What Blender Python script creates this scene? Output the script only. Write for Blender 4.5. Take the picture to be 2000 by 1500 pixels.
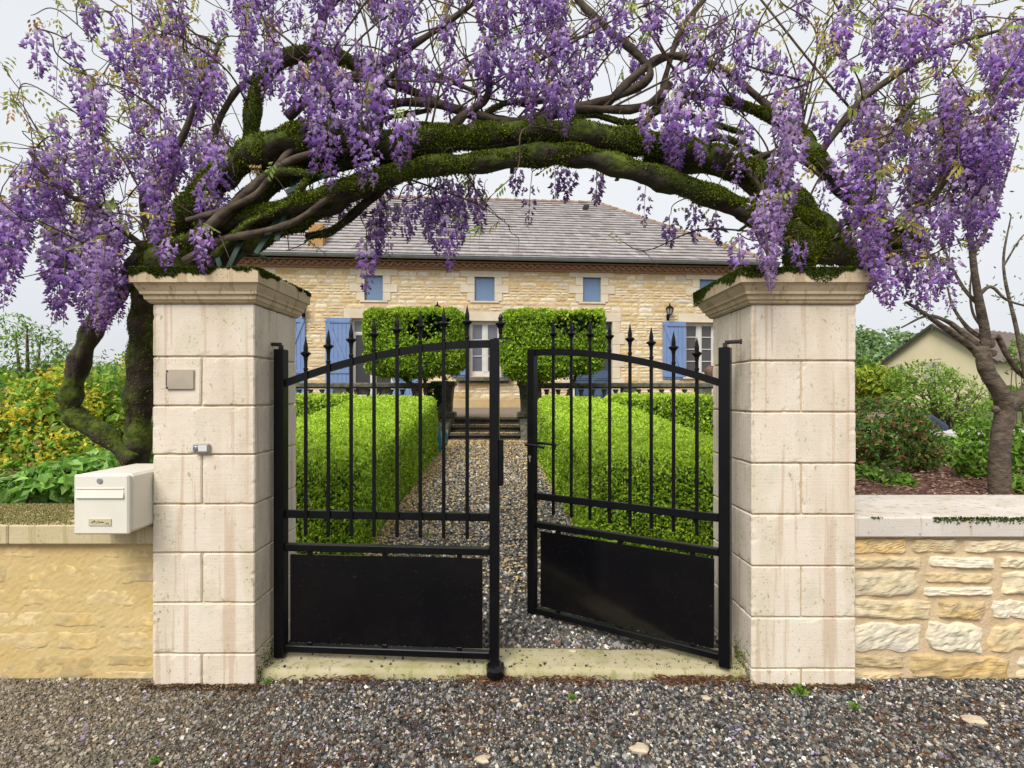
import bpy, math, random
import numpy as np
from mathutils import Vector, Matrix
for o in list(bpy.data.objects): bpy.data.objects.remove(o)
S = bpy.context.scene
C = S.collection
R = math.radians
# ------------------------------------------------------------------ camera, sky, sun, exposure
FPX, HY, EYE = 1040.0, 770.0, 1.47          # focal length in pixels of the 2000 px photo, horizon row, eye height
cam = bpy.data.cameras.new('camera'); camo = bpy.data.objects.new('camera', cam); C.objects.link(camo)
cam.lens = FPX/2000*36; cam.sensor_width = 36; cam.shift_y = (HY-750)/2000
cam.clip_start = .05; cam.clip_end = 2000
camo.location = (0, 0, EYE); camo.rotation_euler = (R(90), 0, 0)
S.camera = camo
W = bpy.data.worlds.new('World'); S.world = W; W.use_nodes = True
nt = W.node_tree; nt.nodes.clear()
sky = nt.nodes.new('ShaderNodeTexSky'); sky.sky_type = 'NISHITA'; sky.sun_disc = False
sky.sun_elevation = R(52); sky.sun_rotation = R(205); sky.dust_density = 6; sky.air_density = 1.5; sky.ozone_density = 1
hs = nt.nodes.new('ShaderNodeHueSaturation'); hs.inputs['Saturation'].default_value = .10
mx = nt.nodes.new('ShaderNodeMix'); mx.data_type = 'RGBA'; mx.inputs[0].default_value = .82
tc = nt.nodes.new('ShaderNodeTexCoord'); cn = nt.nodes.new('ShaderNodeTexNoise'); cn.inputs['Scale'].default_value = 1.6; cn.inputs['Detail'].default_value = 4
cr = nt.nodes.new('ShaderNodeValToRGB'); cr.color_ramp.elements[0].position = .3; cr.color_ramp.elements[1].position = .7
cr.color_ramp.elements[0].color = (5.2, 5.4, 5.75, 1); cr.color_ramp.elements[1].color = (5.9, 6.05, 6.25, 1)
bg = nt.nodes.new('ShaderNodeBackground'); bg.inputs[1].default_value = .075
wo = nt.nodes.new('ShaderNodeOutputWorld')
L = nt.links.new
L(sky.outputs[0], hs.inputs['Color']); L(hs.outputs[0], mx.inputs[6]); L(tc.outputs['Generated'], cn.inputs['Vector'])
L(cn.outputs['Fac'], cr.inputs[0]); L(cr.outputs[0], mx.inputs[7]); L(mx.outputs[2], bg.inputs[0]); L(bg.outputs[0], wo.inputs[0])
sl = bpy.data.lights.new('sun', 'SUN'); sl.energy = 1.5; sl.angle = R(30); sl.color = (1, .97, .91)
so = bpy.data.objects.new('sun', sl); C.objects.link(so)
so.rotation_euler = Vector((.30, .62, -.75)).to_track_quat('-Z', 'Y').to_euler()
S.view_settings.view_transform = 'Standard'; S.view_settings.look = 'None'; S.view_settings.gamma = 1
S.view_settings.exposure = 1.12
S.render.engine = 'CYCLES'

# ------------------------------------------------------------------ helpers
def P(px, py, Y): return np.array([(px-1000)/FPX*Y, Y, EYE-(py-HY)/FPX*Y])
def RNG(s): return np.random.default_rng(s)
BASE = {}
def thing(name, label, cat, loc=(0, 0, 0), group=None, rz=0):
    o = bpy.data.objects.new(name, None); C.objects.link(o); o.empty_display_size = .1
    o.location = loc; o.rotation_euler = (0, 0, rz); o['label'] = label; o['category'] = cat
    if group: o['group'] = group
    BASE[o] = np.array(loc, float) if rz == 0 else None
    return o
def tag(o, label, cat, group=None):
    o['label'] = label; o['category'] = cat
    if group: o['group'] = group
    return o
class MB:
    def __init__(s): s.ch = []; s.n = 0
    def add(s, V, F, mat=0, col=None, smooth=False):
        V = np.asarray(V, float).reshape(-1, 3)
        Fs = F if isinstance(F, list) and len(F) and isinstance(F[0], np.ndarray) and F[0].ndim == 2 else None
        if Fs is None:
            if isinstance(F, np.ndarray): Fs = [F]
            else:
                d = {}
                for f in F: d.setdefault(len(f), []).append(f)
                Fs = [np.array(v, int) for v in d.values()]
        c = np.ones((len(V), 3)) if col is None else np.broadcast_to(np.asarray(col, float), (len(V), 3))
        s.ch.append((V, [f+s.n for f in Fs], mat, c, smooth)); s.n += len(V); return s
    def build(s, name, mats, parent=None, local=False, kind=None):
        mats = mats if isinstance(mats, (list, tuple)) else [mats]
        V = np.concatenate([c[0] for c in s.ch]); col = np.concatenate([c[3] for c in s.ch])
        if parent is not None and not local:
            b = BASE.get(parent)
            if b is not None: V = V-b
        loops, tot, mi, sm = [], [], [], []
        for c in s.ch:
            for f in c[1]:
                loops.append(f.ravel()); tot.append(np.full(len(f), f.shape[1])); mi.append(np.full(len(f), c[2])); sm.append(np.full(len(f), c[4]))
        loops = np.concatenate(loops); tot = np.concatenate(tot); mi = np.concatenate(mi); sm = np.concatenate(sm)
        me = bpy.data.meshes.new(name)
        me.vertices.add(len(V)); me.vertices.foreach_set('co', V.ravel().astype(np.float32))
        me.loops.add(len(loops)); me.loops.foreach_set('vertex_index', loops.astype(np.int32))
        me.polygons.add(len(tot)); st = np.concatenate([[0], np.cumsum(tot)[:-1]])
        me.polygons.foreach_set('loop_start', st.astype(np.int32)); me.polygons.foreach_set('loop_total', tot.astype(np.int32))
        me.polygons.foreach_set('material_index', mi.astype(np.int32)); me.polygons.foreach_set('use_smooth', sm.astype(bool))
        at = me.color_attributes.new('Col', 'FLOAT_COLOR', 'POINT')
        at.data.foreach_set('color', np.concatenate([col, np.ones((len(V), 1))], 1).ravel().astype(np.float32))
        for m in mats: me.materials.append(m)
        me.update(calc_edges=True); me.validate()
        o = bpy.data.objects.new(name, me); C.objects.link(o)
        if parent is not None: o.parent = parent; BASE[o] = BASE.get(parent)
        if kind: o['kind'] = kind
        return o
def _cb():
    vs, idx = [], {}
    for sx in (-1, 1):
        for sy in (-1, 1):
            for sz in (-1, 1):
                for a in range(3): idx[(sx, sy, sz, a)] = len(vs); vs.append((sx, sy, sz, a))
    fs = []
    for a in range(3):
        b, c = [x for x in range(3) if x != a]
        for s in (-1, 1):
            q = []
            for (sb, sc) in ((-1, -1), (1, -1), (1, 1), (-1, 1)):
                k = [0, 0, 0]; k[a] = s; k[b] = sb; k[c] = sc; q.append(idx[(*k, a)])
            fs.append(q)
        for sb in (-1, 1):
            for sc in (-1, 1):
                k0 = [0]*3; k1 = [0]*3; k0[a] = -1; k1[a] = 1
                for k in (k0, k1): k[b] = sb; k[c] = sc
                fs.append([idx[(*k0, b)], idx[(*k1, b)], idx[(*k1, c)], idx[(*k0, c)]])
    for sx in (-1, 1):
        for sy in (-1, 1):
            for sz in (-1, 1): fs.append([idx[(sx, sy, sz, a)] for a in range(3)])
    return vs, fs
_CV, _CF = _cb()
def boxg(x0, x1, y0, y1, z0, z1, b=.004):
    h = np.array([x1-x0, y1-y0, z1-z0])/2; c = np.array([x0+x1, y0+y1, z0+z1])/2
    b = min(b, h.min()*.6)
    V = np.array([[sg*(h[i] if i == a else h[i]-b) for i, sg in enumerate((sx, sy, sz))] for sx, sy, sz, a in _CV])
    F = []
    for f in _CF:
        p = V[f]; n = np.cross(p[1]-p[0], p[2]-p[1])
        F.append(f if n @ p.mean(0) > 0 else f[::-1])
    return V+c, F
def vn(Pt, sc, seed=0):                      # cheap smooth noise, about -1..1
    r = RNG(seed); Q = np.asarray(Pt)*sc; out = np.zeros(len(Q))
    for o in range(4):
        k = r.normal(size=(3, 3))*(1+.9*o); ph = r.uniform(0, 6.3, 3)
        out += (np.sin(Q@k[0]+ph[0])*np.cos(Q@k[1]+ph[1])+.5*np.sin(Q@k[2]+ph[2]))/(1+.7*o)
    return out/2.2
def spline(pts, n):
    p = np.asarray(pts, float)
    if len(p) == 2: p = np.array([p[0], (p[0]+p[1])/2, p[1]])
    q = np.concatenate([[2*p[0]-p[1]], p, [2*p[-1]-p[-2]]]); out = []
    seg = len(p)-1
    for i in range(seg):
        a, b, c, d = q[i:i+4]; t = np.linspace(0, 1, n, endpoint=False)[:, None]
        out.append(.5*((2*b)+(-a+c)*t+(2*a-5*b+4*c-d)*t*t+(-a+3*b-3*c+d)*t**3))
    out.append(p[-1:]); return np.concatenate(out)
def tubeg(pts, rad, sides=8, lump=0, seed=0, caps=True):
    p = np.asarray(pts, float); n = len(p); rad = np.broadcast_to(np.asarray(rad, float), (n,))
    T = np.gradient(p, axis=0); T /= np.linalg.norm(T, axis=1)[:, None]+1e-9
    N = np.zeros_like(p); ref = np.array([0, 0, 1.]) if abs(T[0][2]) < .9 else np.array([1., 0, 0])
    v = np.cross(T[0], ref); v /= np.linalg.norm(v)
    for i in range(n):
        v = v-T[i]*(v@T[i]); v /= np.linalg.norm(v)+1e-9; N[i] = v
    B = np.cross(T, N); a = np.linspace(0, 2*math.pi, sides, endpoint=False)
    D = N[:, None]*np.cos(a)[None, :, None]+B[:, None]*np.sin(a)[None, :, None]
    r = np.repeat(rad[:, None], sides, 1)
    V = p[:, None]+D*r[:, :, None]
    if lump:
        ns = vn(V.reshape(-1, 3), 9, seed).reshape(n, sides)*.6+vn(V.reshape(-1, 3), 26, seed+1).reshape(n, sides)*.35
        V = p[:, None]+D*(r*(1+lump*ns))[:, :, None]
    V = V.reshape(-1, 3); F = []
    i = np.arange(n-1)[:, None]*sides; j = np.arange(sides)[None]; k = (j+1) % sides
    Fq = np.stack([i+j, i+k, i+sides+k, i+sides+j], -1).reshape(-1, 4)
    V = np.concatenate([V, p[:1], p[-1:]]); e = n*sides
    jj = np.arange(sides); kk = (jj+1) % sides
    Ft = np.concatenate([np.stack([np.full(sides, e), kk, jj], 1), np.stack([np.full(sides, e+1), (n-1)*sides+jj, (n-1)*sides+kk], 1)])
    return V, [Fq, Ft]
def latheg(prof, c=(0, 0, 0), sides=12, rot=0):      # prof: (z, r)
    pr = np.asarray(prof, float); a = np.linspace(0, 2*math.pi, sides, endpoint=False)+rot
    V = np.stack([pr[:, 1][:, None]*np.cos(a), pr[:, 1][:, None]*np.sin(a), np.repeat(pr[:, 0][:, None], sides, 1)], -1).reshape(-1, 3)+np.array(c)
    n = len(pr); i = np.arange(n-1)[:, None]*sides; j = np.arange(sides)[None]; k = (j+1) % sides
    F = np.stack([i+j, i+k, i+sides+k, i+sides+j], -1).reshape(-1, 4)
    return V, [F, np.array([list(range(sides))[::-1], list(range((n-1)*sides, n*sides))])]
def unit(v): return v/(np.linalg.norm(v, axis=-1, keepdims=True)+1e-9)
def leafg(c, d, nrm, ln, wd, bend=.18):      # folded leaf: base, side, tip, side -> two triangles
    c = np.asarray(c, float); d = unit(d); s = unit(np.cross(d, nrm)); up = np.cross(s, d)
    ln = np.broadcast_to(ln, (len(c),))[:, None]; wd = np.broadcast_to(wd, (len(c),))[:, None]
    V = np.stack([c-d*ln*.5, c+s*wd*.5+up*wd*bend, c+d*ln*.5-up*ln*.12, c-s*wd*.5+up*wd*bend], 1).reshape(-1, 3)
    b = np.arange(len(c))[:, None]*4
    return V, np.concatenate([b+np.array([[0, 1, 2]]), b+np.array([[0, 2, 3]])])
def rcol(r, n, pal, w, jit=.18):
    pal = np.asarray(pal, float); k = r.choice(len(pal), n, p=np.asarray(w, float)/sum(w))
    return pal[k]*(1+r.uniform(-jit, jit, (n, 1)))
def rsph(r, n): return unit(r.normal(size=(n, 3)))

# ------------------------------------------------------------------ materials
def mat(name, c1=(.5, .5, .5), c2=None, sc=6, rough=.7, bump=0, bsc=40, attr=False, spec=.3, metal=0, transl=0, stretch=(1, 1, 1),
        c3=None, sc3=30, th3=.62, coat=0, detail=6):
    m = bpy.data.materials.new(name); m.use_nodes = True; t = m.node_tree; N = t.nodes; K = t.links.new
    b = N['Principled BSDF']; b.inputs['Roughness'].default_value = rough; b.inputs['Metallic'].default_value = metal
    b.inputs['Specular IOR Level'].default_value = spec; b.inputs['Coat Weight'].default_value = coat
    tcn = N.new('ShaderNodeTexCoord'); mp = N.new('ShaderNodeMapping'); mp.inputs['Scale'].default_value = stretch
    K(tcn.outputs['Object'], mp.inputs['Vector'])
    def noise(s, d=detail):
        n = N.new('ShaderNodeTexNoise'); n.inputs['Scale'].default_value = s; n.inputs['Detail'].default_value = d; K(mp.outputs[0], n.inputs['Vector']); return n.outputs['Fac']
    def ramp(f, a, bb):
        r = N.new('ShaderNodeMapRange'); r.inputs[1].default_value = a; r.inputs[2].default_value = bb; K(f, r.inputs[0]); return r.outputs[0]
    def mix(f, A, B, mode='MIX'):
        x = N.new('ShaderNodeMix'); x.data_type = 'RGBA'; x.blend_type = mode
        if isinstance(f, (int, float)): x.inputs[0].default_value = f
        else: K(f, x.inputs[0])
        for i, q in ((6, A), (7, B)):
            if isinstance(q, tuple): x.inputs[i].default_value = (*q[:3], 1)
            else: K(q, x.inputs[i])
        return x.outputs[2]
    col = tuple(c1)
    if c2 is not None: col = mix(ramp(noise(sc), .35, .65), tuple(c1), tuple(c2))
    if c3 is not None: col = mix(ramp(noise(sc3, 3), th3, th3+.06), col, tuple(c3))
    if attr:
        an = N.new('ShaderNodeAttribute'); an.attribute_name = 'Col'; col = mix(1.0, col, an.outputs['Color'], 'MULTIPLY')
    if isinstance(col, tuple): b.inputs['Base Color'].default_value = (*col[:3], 1)
    else: K(col, b.inputs['Base Color'])
    if bump:
        bn = N.new('ShaderNodeBump'); bn.inputs['Strength'].default_value = bump; bn.inputs['Distance'].default_value = .01; K(noise(bsc), bn.inputs['Height']); K(bn.outputs[0], b.inputs['Normal'])
    if transl:
        tr = N.new('ShaderNodeBsdfTranslucent'); ms = N.new('ShaderNodeMixShader'); ms.inputs[0].default_value = transl
        if isinstance(col, tuple): tr.inputs[0].default_value = (*col[:3], 1)
        else: K(col, tr.inputs[0])
        K(b.outputs[0], ms.inputs[1]); K(tr.outputs[0], ms.inputs[2]); K(ms.outputs[0], N['Material Output'].inputs[0])
    return m
WHITE = (1, 1, 1)
M = {}
M['leaf'] = mat('leaf', WHITE, attr=True, rough=.42, transl=.35, spec=.35)
M['petal'] = mat('petal', WHITE, attr=True, rough=.6, transl=.42, spec=.2)
M['soft'] = mat('soft_attr', WHITE, attr=True, rough=.75, spec=.2)
M['gravel'] = mat('gravel_stone', WHITE, attr=True, rough=.5, spec=.4, bump=.3, bsc=300)
M['ground'] = mat('ground_soil', (.9, .9, .9), (1.15, 1.1, 1.05), sc=60, attr=True, rough=.8, bump=.8, bsc=120)
M['paint'] = mat('black_paint', (.0035, .0035, .0045), (.005, .005, .006), sc=15, rough=.3, spec=.22, bump=.04, bsc=200, c3=(.07, .065, .06), sc3=170, th3=.72)
M['panel'] = mat('panel_paint', (.003, .003, .004), (.005, .0042, .005), sc=3, rough=.14, spec=.34, bump=.02, bsc=25, c3=(.12, .12, .12), sc3=170, th3=.71)
M['wood'] = mat('bark', (.05, .035, .024), (.12, .09, .062), sc=14, rough=.85, bump=1.0, bsc=35, stretch=(1, 1, 1))
M['twig'] = mat('twig_bark', (.06, .038, .027), (.13, .09, .06), sc=20, rough=.8)
M['white'] = mat('white_paint', (.62, .60, .56), (.56, .54, .5), sc=8, rough=.45)
M['blue'] = mat('blue_paint', (.15, .225, .41), (.17, .25, .44), sc=6, rough=.5, bump=.1, bsc=40)
M['glass'] = mat('window_glass', WHITE, attr=True, rough=.06, spec=.6)
M['dressed'] = mat('dressed_stone', (.66, .58, .46), (.58, .49, .36), sc=3, rough=.85, bump=.3, bsc=60)
M['stone'] = mat('rubble_stone', (.85, .85, .85), (1.1, 1.1, 1.1), sc=18, attr=True, rough=.9, bump=.7, bsc=30, spec=.15)
M['tile'] = mat('roof_tile', (.85, .85, .85), (1.12, 1.1, 1.08), sc=5, attr=True, rough=.8, bump=.2, bsc=40)
M['zinc'] = mat('zinc', (.20, .22, .23), (.26, .27, .27), sc=4, rough=.45, metal=.3)
M['terracotta'] = mat('terracotta', (.30, .17, .095), (.37, .22, .135), sc=12, rough=.85)
M['oldstone'] = mat('old_stone', (.16, .145, .115), (.085, .08, .06), sc=9, rough=.95, bump=.6, bsc=40, c3=(.05, .07, .025), sc3=14, th3=.55)
M['moss'] = mat('moss_tuft', WHITE, attr=True, rough=.95, spec=.05)
M['mailbox'] = mat('mailbox_enamel', (.74, .70, .60), (.69, .65, .55), sc=5, rough=.42, c3=(.42, .38, .3), sc3=120, th3=.76)
M['metal'] = mat('brushed_metal', (.42, .41, .39), (.36, .35, .33), sc=20, rough=.4, metal=.6)
M['dark'] = mat('dark_plastic', (.03, .03, .032), rough=.5)
M['green_iron'] = mat('green_iron', (.008, .045, .032), (.012, .03, .02), sc=10, rough=.5)
def streak_mat(name, c1, c2, c3, speck, moss=None):
    m = mat(name, c1, c2, sc=3.5, rough=.88, spec=.15); t = m.node_tree; N = t.nodes; K = t.links.new
    b = N['Principled BSDF']; prev = b.inputs['Base Color'].links[0].from_socket
    tcn = [n for n in N if n.type == 'TEX_COORD'][0]
    def nz(scale, sx, sy, sz, a, c, det=5):
        mp = N.new('ShaderNodeMapping'); mp.inputs['Scale'].default_value = (sx, sy, sz); K(tcn.outputs['Object'], mp.inputs['Vector'])
        n = N.new('ShaderNodeTexNoise'); n.inputs['Scale'].default_value = scale; n.inputs['Detail'].default_value = det; K(mp.outputs[0], n.inputs['Vector'])
        r = N.new('ShaderNodeMapRange'); r.inputs[1].default_value = a; r.inputs[2].default_value = c; K(n.outputs['Fac'], r.inputs[0]); return r.outputs[0], n.outputs['Fac']
    def mix(f, A, col, k=1.0):
        q = N.new('ShaderNodeMath'); q.operation = 'MULTIPLY'; q.inputs[1].default_value = k; K(f, q.inputs[0])
        x = N.new('ShaderNodeMix'); x.data_type = 'RGBA'; K(q.outputs[0], x.inputs[0]); K(A, x.inputs[6]); x.inputs[7].default_value = (*col, 1); return x.outputs[2]
    f, _ = nz(1.0, 24, 24, .8, .575, .63, 4); prev = mix(f, prev, c3, .7)
    f, _ = nz(1.0, 5, 5, .5, .55, .7, 4); prev = mix(f, prev, c3, .38)
    f, _ = nz(150, 1, 1, .8, .64, .69, 3); prev = mix(f, prev, speck, .7); f, _ = nz(40, 1, 1, .5, .67, .72, 4); prev = mix(f, prev, speck, .55)
    f2, _ = nz(7, 1, 1, .5, .5, .7, 3)
    if moss: prev = mix(f2, prev, moss, .35); f, _ = nz(60, 1, 1, 1, .63, .67, 3); f3 = N.new('ShaderNodeMath'); f3.operation = 'MULTIPLY'; K(f, f3.inputs[0]); K(f2, f3.inputs[1]); prev = mix(f3.outputs[0], prev, (.25, .24, .06), .8)
    K(prev, b.inputs['Base Color'])
    _, h1 = nz(1.0, 4, 4, 170, 0, 1, 2); _, h2 = nz(60, 1, 1, 1, 0, 1, 5)
    ad = N.new('ShaderNodeMath'); ad.operation = 'ADD'; K(h1, ad.inputs[0]); K(h2, ad.inputs[1])
    bn = N.new('ShaderNodeBump'); bn.inputs['Strength'].default_value = .16; bn.inputs['Distance'].default_value = .006; K(ad.outputs[0], bn.inputs['Height']); K(bn.outputs[0], b.inputs['Normal'])
    return m
M['pillar'] = streak_mat('pillar_block', (.73, .645, .535), (.69, .595, .48), (.55, .41, .29), (.24, .19, .12), (.47, .42, .27))
M['cap'] = streak_mat('cap_concrete', (.62, .50, .34), (.55, .43, .28), (.40, .29, .16), (.12, .10, .05))
M['coping'] = streak_mat('coping_stone', (.62, .57, .51), (.55, .49, .42), (.40, .31, .2), (.10, .10, .08))
M['coping_old'] = streak_mat('coping_mossy', (.58, .48, .31), (.52, .43, .26), (.40, .34, .17), (.16, .15, .06), (.34, .31, .12))
M['sill'] = streak_mat('threshold_concrete', (.46, .40, .26), (.40, .35, .20), (.24, .23, .09), (.14, .13, .05), (.25, .25, .08))
M['mortar'] = mat('mortar', (.60, .46, .29), (.53, .39, .23), sc=8, rough=.95, bump=.5, bsc=70)

# ------------------------------------------------------------------ the ground
PY = [(-500, 0), (2.95, 0), (3.3, .07), (4.3, .17), (8.6, .48), (10, .585), (10.9, .62), (11.0, .9), (15.2, 1.1), (18, 1.1), (26, .3), (40, -.6), (3000, -.6)]
def smooth(x, a, b): t = np.clip((x-a)/(b-a), 0, 1); return t*t*(3-2*t)
def gz(X, Y):
    X = np.asarray(X, float); Y = np.asarray(Y, float)
    p = np.interp(Y, [a for a, _ in PY], [b for _, b in PY])
    bed = np.interp(Y, [3.0, 3.3, 8, 12, 18, 26, 40, 3000], [0, .70, .80, 1.0, 1.0, .3, -.6, -.6])
    k = np.maximum(smooth(X, 2.05, 2.5), smooth(-X, 2.75, 3.2))*smooth(Y, 3.02, 3.3)
    return p*(1-k)+bed*k
xs = np.unique(np.concatenate([np.array([-900, -400, -200, -100, -60, -40, -28, -20, -15, -12, -10, -8.5]), np.arange(-7.5, 7.51, .15), np.array([8.5, 10, 12, 15, 20, 28, 40, 60, 100, 200, 400, 900])]))
ys = np.unique(np.concatenate([np.array([-60, -20, -8, -3, -1, 0, .5, 1, 1.5]), np.arange(1.7, 3.6, .08), np.arange(3.6, 12, .2), np.array([13, 14, 15, 15.2, 16, 18, 22, 26, 32, 40, 60, 90, 140, 220, 400, 900])]))
gx, gy = np.meshgrid(xs, ys); gzv = gz(gx, gy)
V = np.stack([gx, gy, gzv], -1).reshape(-1, 3); nx, ny = len(xs), len(ys)
i = np.arange(ny-1)[:, None]*nx; j = np.arange(nx-1)[None]
F = np.stack([i+j, i+j+1, i+nx+j+1, i+nx+j], -1).reshape(-1, 4)
X, Y = V[:, 0], V[:, 1]
colr = np.where(((Y < 3.0) | ((X > -2.7) & (X < 2.1) & (Y < 10.9)))[:, None], (.085, .078, .07), (.07, .10, .025))
colr = np.where(((X > 2.0) & (X < 5.2) & (Y > 3.2) & (Y < 7.5))[:, None], (.17, .085, .06), colr)
colr = np.where(((abs(X+.5) < 9) & (Y > 10.9) & (Y < 15.5))[:, None], (.19, .15, .115), colr)
MB().add(V, F, col=colr).build('ground', M['ground'], kind='structure')

def stones(r, X, Y, Z, size, pal, w, flat=.7):
    n = len(X); c = np.array([[x, y, z] for x in (-1, 1) for y in (-1, 1) for z in (-1, 1)], float)
    V = c[None]*(1+r.uniform(-.45, .25, (n, 8, 3)))*.5
    V[:, :, 0] *= r.uniform(.75, 1.45, (n, 1)); V[:, :, 2] *= flat
    q = r.normal(size=(n, 4)); q[:, 0] *= 1.4; q /= np.linalg.norm(q, axis=1)[:, None]; w0, x, y, z = q.T
    Rm = np.stack([1-2*(y*y+z*z), 2*(x*y-w0*z), 2*(x*z+w0*y), 2*(x*y+w0*z), 1-2*(x*x+z*z), 2*(y*z-w0*x), 2*(x*z-w0*y), 2*(y*z+w0*x), 1-2*(x*x+y*y)], 1).reshape(n, 3, 3)
    V = np.einsum('nij,nkj->nki', Rm, V)*size[:, None, None]+np.stack([X, Y, Z], 1)[:, None]
    f = np.array([[0, 1, 3, 2], [4, 6, 7, 5], [0, 4, 5, 1], [2, 3, 7, 6], [0, 2, 6, 4], [1, 5, 7, 3]])
    F = (np.arange(n)[:, None, None]*8+f[None]).reshape(-1, 4)
    return V.reshape(-1, 3), F, np.repeat(rcol(r, n, pal, w, .25), 8, 0)
GP = [(.022, .023, .025), (.05, .052, .054), (.125, .125, .12), (.30, .29, .26), (.44, .35, .23), (.72, .66, .56), (.16, .09, .055), (.24, .22, .205)]
GW = [20, 21, 17, 12, 8, 5, 9, 8]
r = RNG(3); mb = MB()
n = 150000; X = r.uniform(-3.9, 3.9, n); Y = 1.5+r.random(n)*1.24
haze_tint = smooth(-X, .55, 2.1)*.75                            # beige haze painted into the stone colours, growing towards the left
sz = np.minimum(np.exp(r.normal(math.log(.0072), .38, n)), .02); Z = sz*r.uniform(0, .45, n)
Vv, Ff, cc = stones(r, X, Y, Z, sz, GP, GW); d8 = np.repeat(haze_tint, 8)[:, None]
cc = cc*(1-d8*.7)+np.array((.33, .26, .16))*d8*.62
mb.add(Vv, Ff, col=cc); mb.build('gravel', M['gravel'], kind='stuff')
n = 52000; Y = 2.98+7.0*r.random(n)**1.25; xl = -1.35; X = xl+r.random(n)*(np.interp(Y, [3, 4.3, 8.6, 10], [1.3, .95, .45, .3])-xl)
X = np.where((Y < 4.4) & (r.random(n) < .5), r.uniform(-2.3, 1.9, n), X)
sz = np.exp(r.normal(math.log(.0115), .3, n))*(1+.07*(Y-3)); Z = gz(X, Y)+sz*r.uniform(0, .4, n)
Vv, Ff, cc = stones(r, X, Y, Z, sz, GP, [13, 15, 17, 18, 12, 11, 8, 9]); MB().add(Vv, Ff, col=cc).build('path_gravel', M['gravel'], kind='stuff')
def flat_bits(r, X, Y, Z, ln, wd, pal, w, tilt=.5):
    n = len(X); a = r.uniform(0, 6.3, n); d = np.stack([np.cos(a), np.sin(a), r.normal(0, .15, n)], 1)
    nr = unit(np.stack([r.normal(0, tilt, n), r.normal(0, tilt, n), np.ones(n)], 1))
    V, F = leafg(np.stack([X, Y, Z], 1), d, nr, ln, wd, .2); return V, F, np.repeat(rcol(r, n, pal, w, .2), 4, 0)
# fallen needles, petals and leaves
mb = MB(); n = 7000; X = r.uniform(-1.25, 1.45, n); Y = 2.735-abs(r.normal(0, .05, n)); kp = (vn(np.stack([X, Y, 0*X], 1), 5, 8)+.4*vn(np.stack([X, Y, 0*X], 1), 18, 9)+.5*r.normal(size=n) > .45+6*(2.735-Y)); X, Y = X[kp], Y[kp]; n = len(X)
v, f, c = flat_bits(r, X, Y, .012+r.random(n)*.02, r.uniform(.02, .06, n), .005, [(.15, .065, .035), (.26, .13, .06), (.10, .04, .025), (.4, .26, .13)], [3, 2, 2, .5]); mb.add(v, f, col=c)
n = 2700; k = r.integers(0, 26, n); cx = r.uniform(-1.6, 2.4, 26); cy = r.uniform(2.05, 2.7, 26)
X = cx[k]+r.normal(0, .16, n); Y = np.minimum(cy[k]+r.normal(0, .09, n), 2.72)
v, f, c = flat_bits(r, X, Y, .008+r.random(n)*.012, r.uniform(.015, .05, n), .0035, [(.15, .06, .03), (.22, .11, .05), (.09, .035, .02)], [3, 2, 2]); mb.add(v, f, col=c)
n = 700; X = r.uniform(-1.3, 1.4, n); Y = 3+6.5*r.random(n)
v, f, c = flat_bits(r, X, Y, gz(X, Y)+.012, r.uniform(.03, .07, n), .006, [(.15, .06, .03), (.24, .12, .05)], [1, 1]); mb.add(v, f, col=c)
n = 2600; X = np.r_[r.uniform(-1.85, -1.25, n//2), r.uniform(1.17, 1.8, n//2)]; Y = 2.672-abs(r.normal(0, .022, n)); v, f, c = flat_bits(r, X, Y, .006+r.random(n)*.012, r.uniform(.008, .03, n), r.uniform(.004, .012, n), [(.10, .06, .035), (.06, .04, .025), (.2, .12, .06), (.3, .22, .12)], [4, 4, 2, 1], .6); mb.add(v, f, col=c)
mb.build('needle_litter', M['soft'], kind='stuff')
n = 460; X = r.uniform(-2.4, 2.9, n); Y = r.uniform(1.95, 2.72, n)
a = r.uniform(-1.2, 1.4, 160); b = r.uniform(3.0, 4.6, 160); X = np.r_[X, a]; Y = np.r_[Y, b]
v, f, c = flat_bits(r, X, Y, gz(X, Y)+.014, r.uniform(.011, .026, len(X)), r.uniform(.009, .018, len(X)), [(.56, .45, .68), (.72, .64, .78), (.44, .31, .60)], [3, 3, 2], .7)
MB().add(v, f, col=c).build('fallen_petals', M['petal'], kind='stuff')
n = 8200; Y = 10-6.4*r.random(n)**1.9; X = -1.2+r.random(n)*1.5
X = np.where(r.random(n) < .35, np.where(r.random(n) < .5, -1.2+abs(r.normal(0, .12, n)), X), X)
n2 = 2200; Y2 = 3.7+5.2*r.random(n2); s2 = r.random(n2) < .6; X2 = np.where(s2, -1.19+abs(r.normal(0, .09, n2)), np.interp(Y2, [3.7, 4.3, 8.6], [.95, .72, .36])-abs(r.normal(0, .07, n2))); X = np.r_[X, X2]; Y = np.r_[Y, Y2]; n = len(X)
v1 = flat_bits(r, X, Y, gz(X, Y)+.026, r.uniform(.02, .05, n), r.uniform(.012, .03, n), [(.58, .43, .2), (.68, .56, .34), (.42, .26, .1), (.5, .4, .25)], [4, 3, 2, 2], .5)
MB().add(v1[0], v1[1], col=v1[2]).build('fallen_leaves', M['soft'], kind='stuff')

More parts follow.
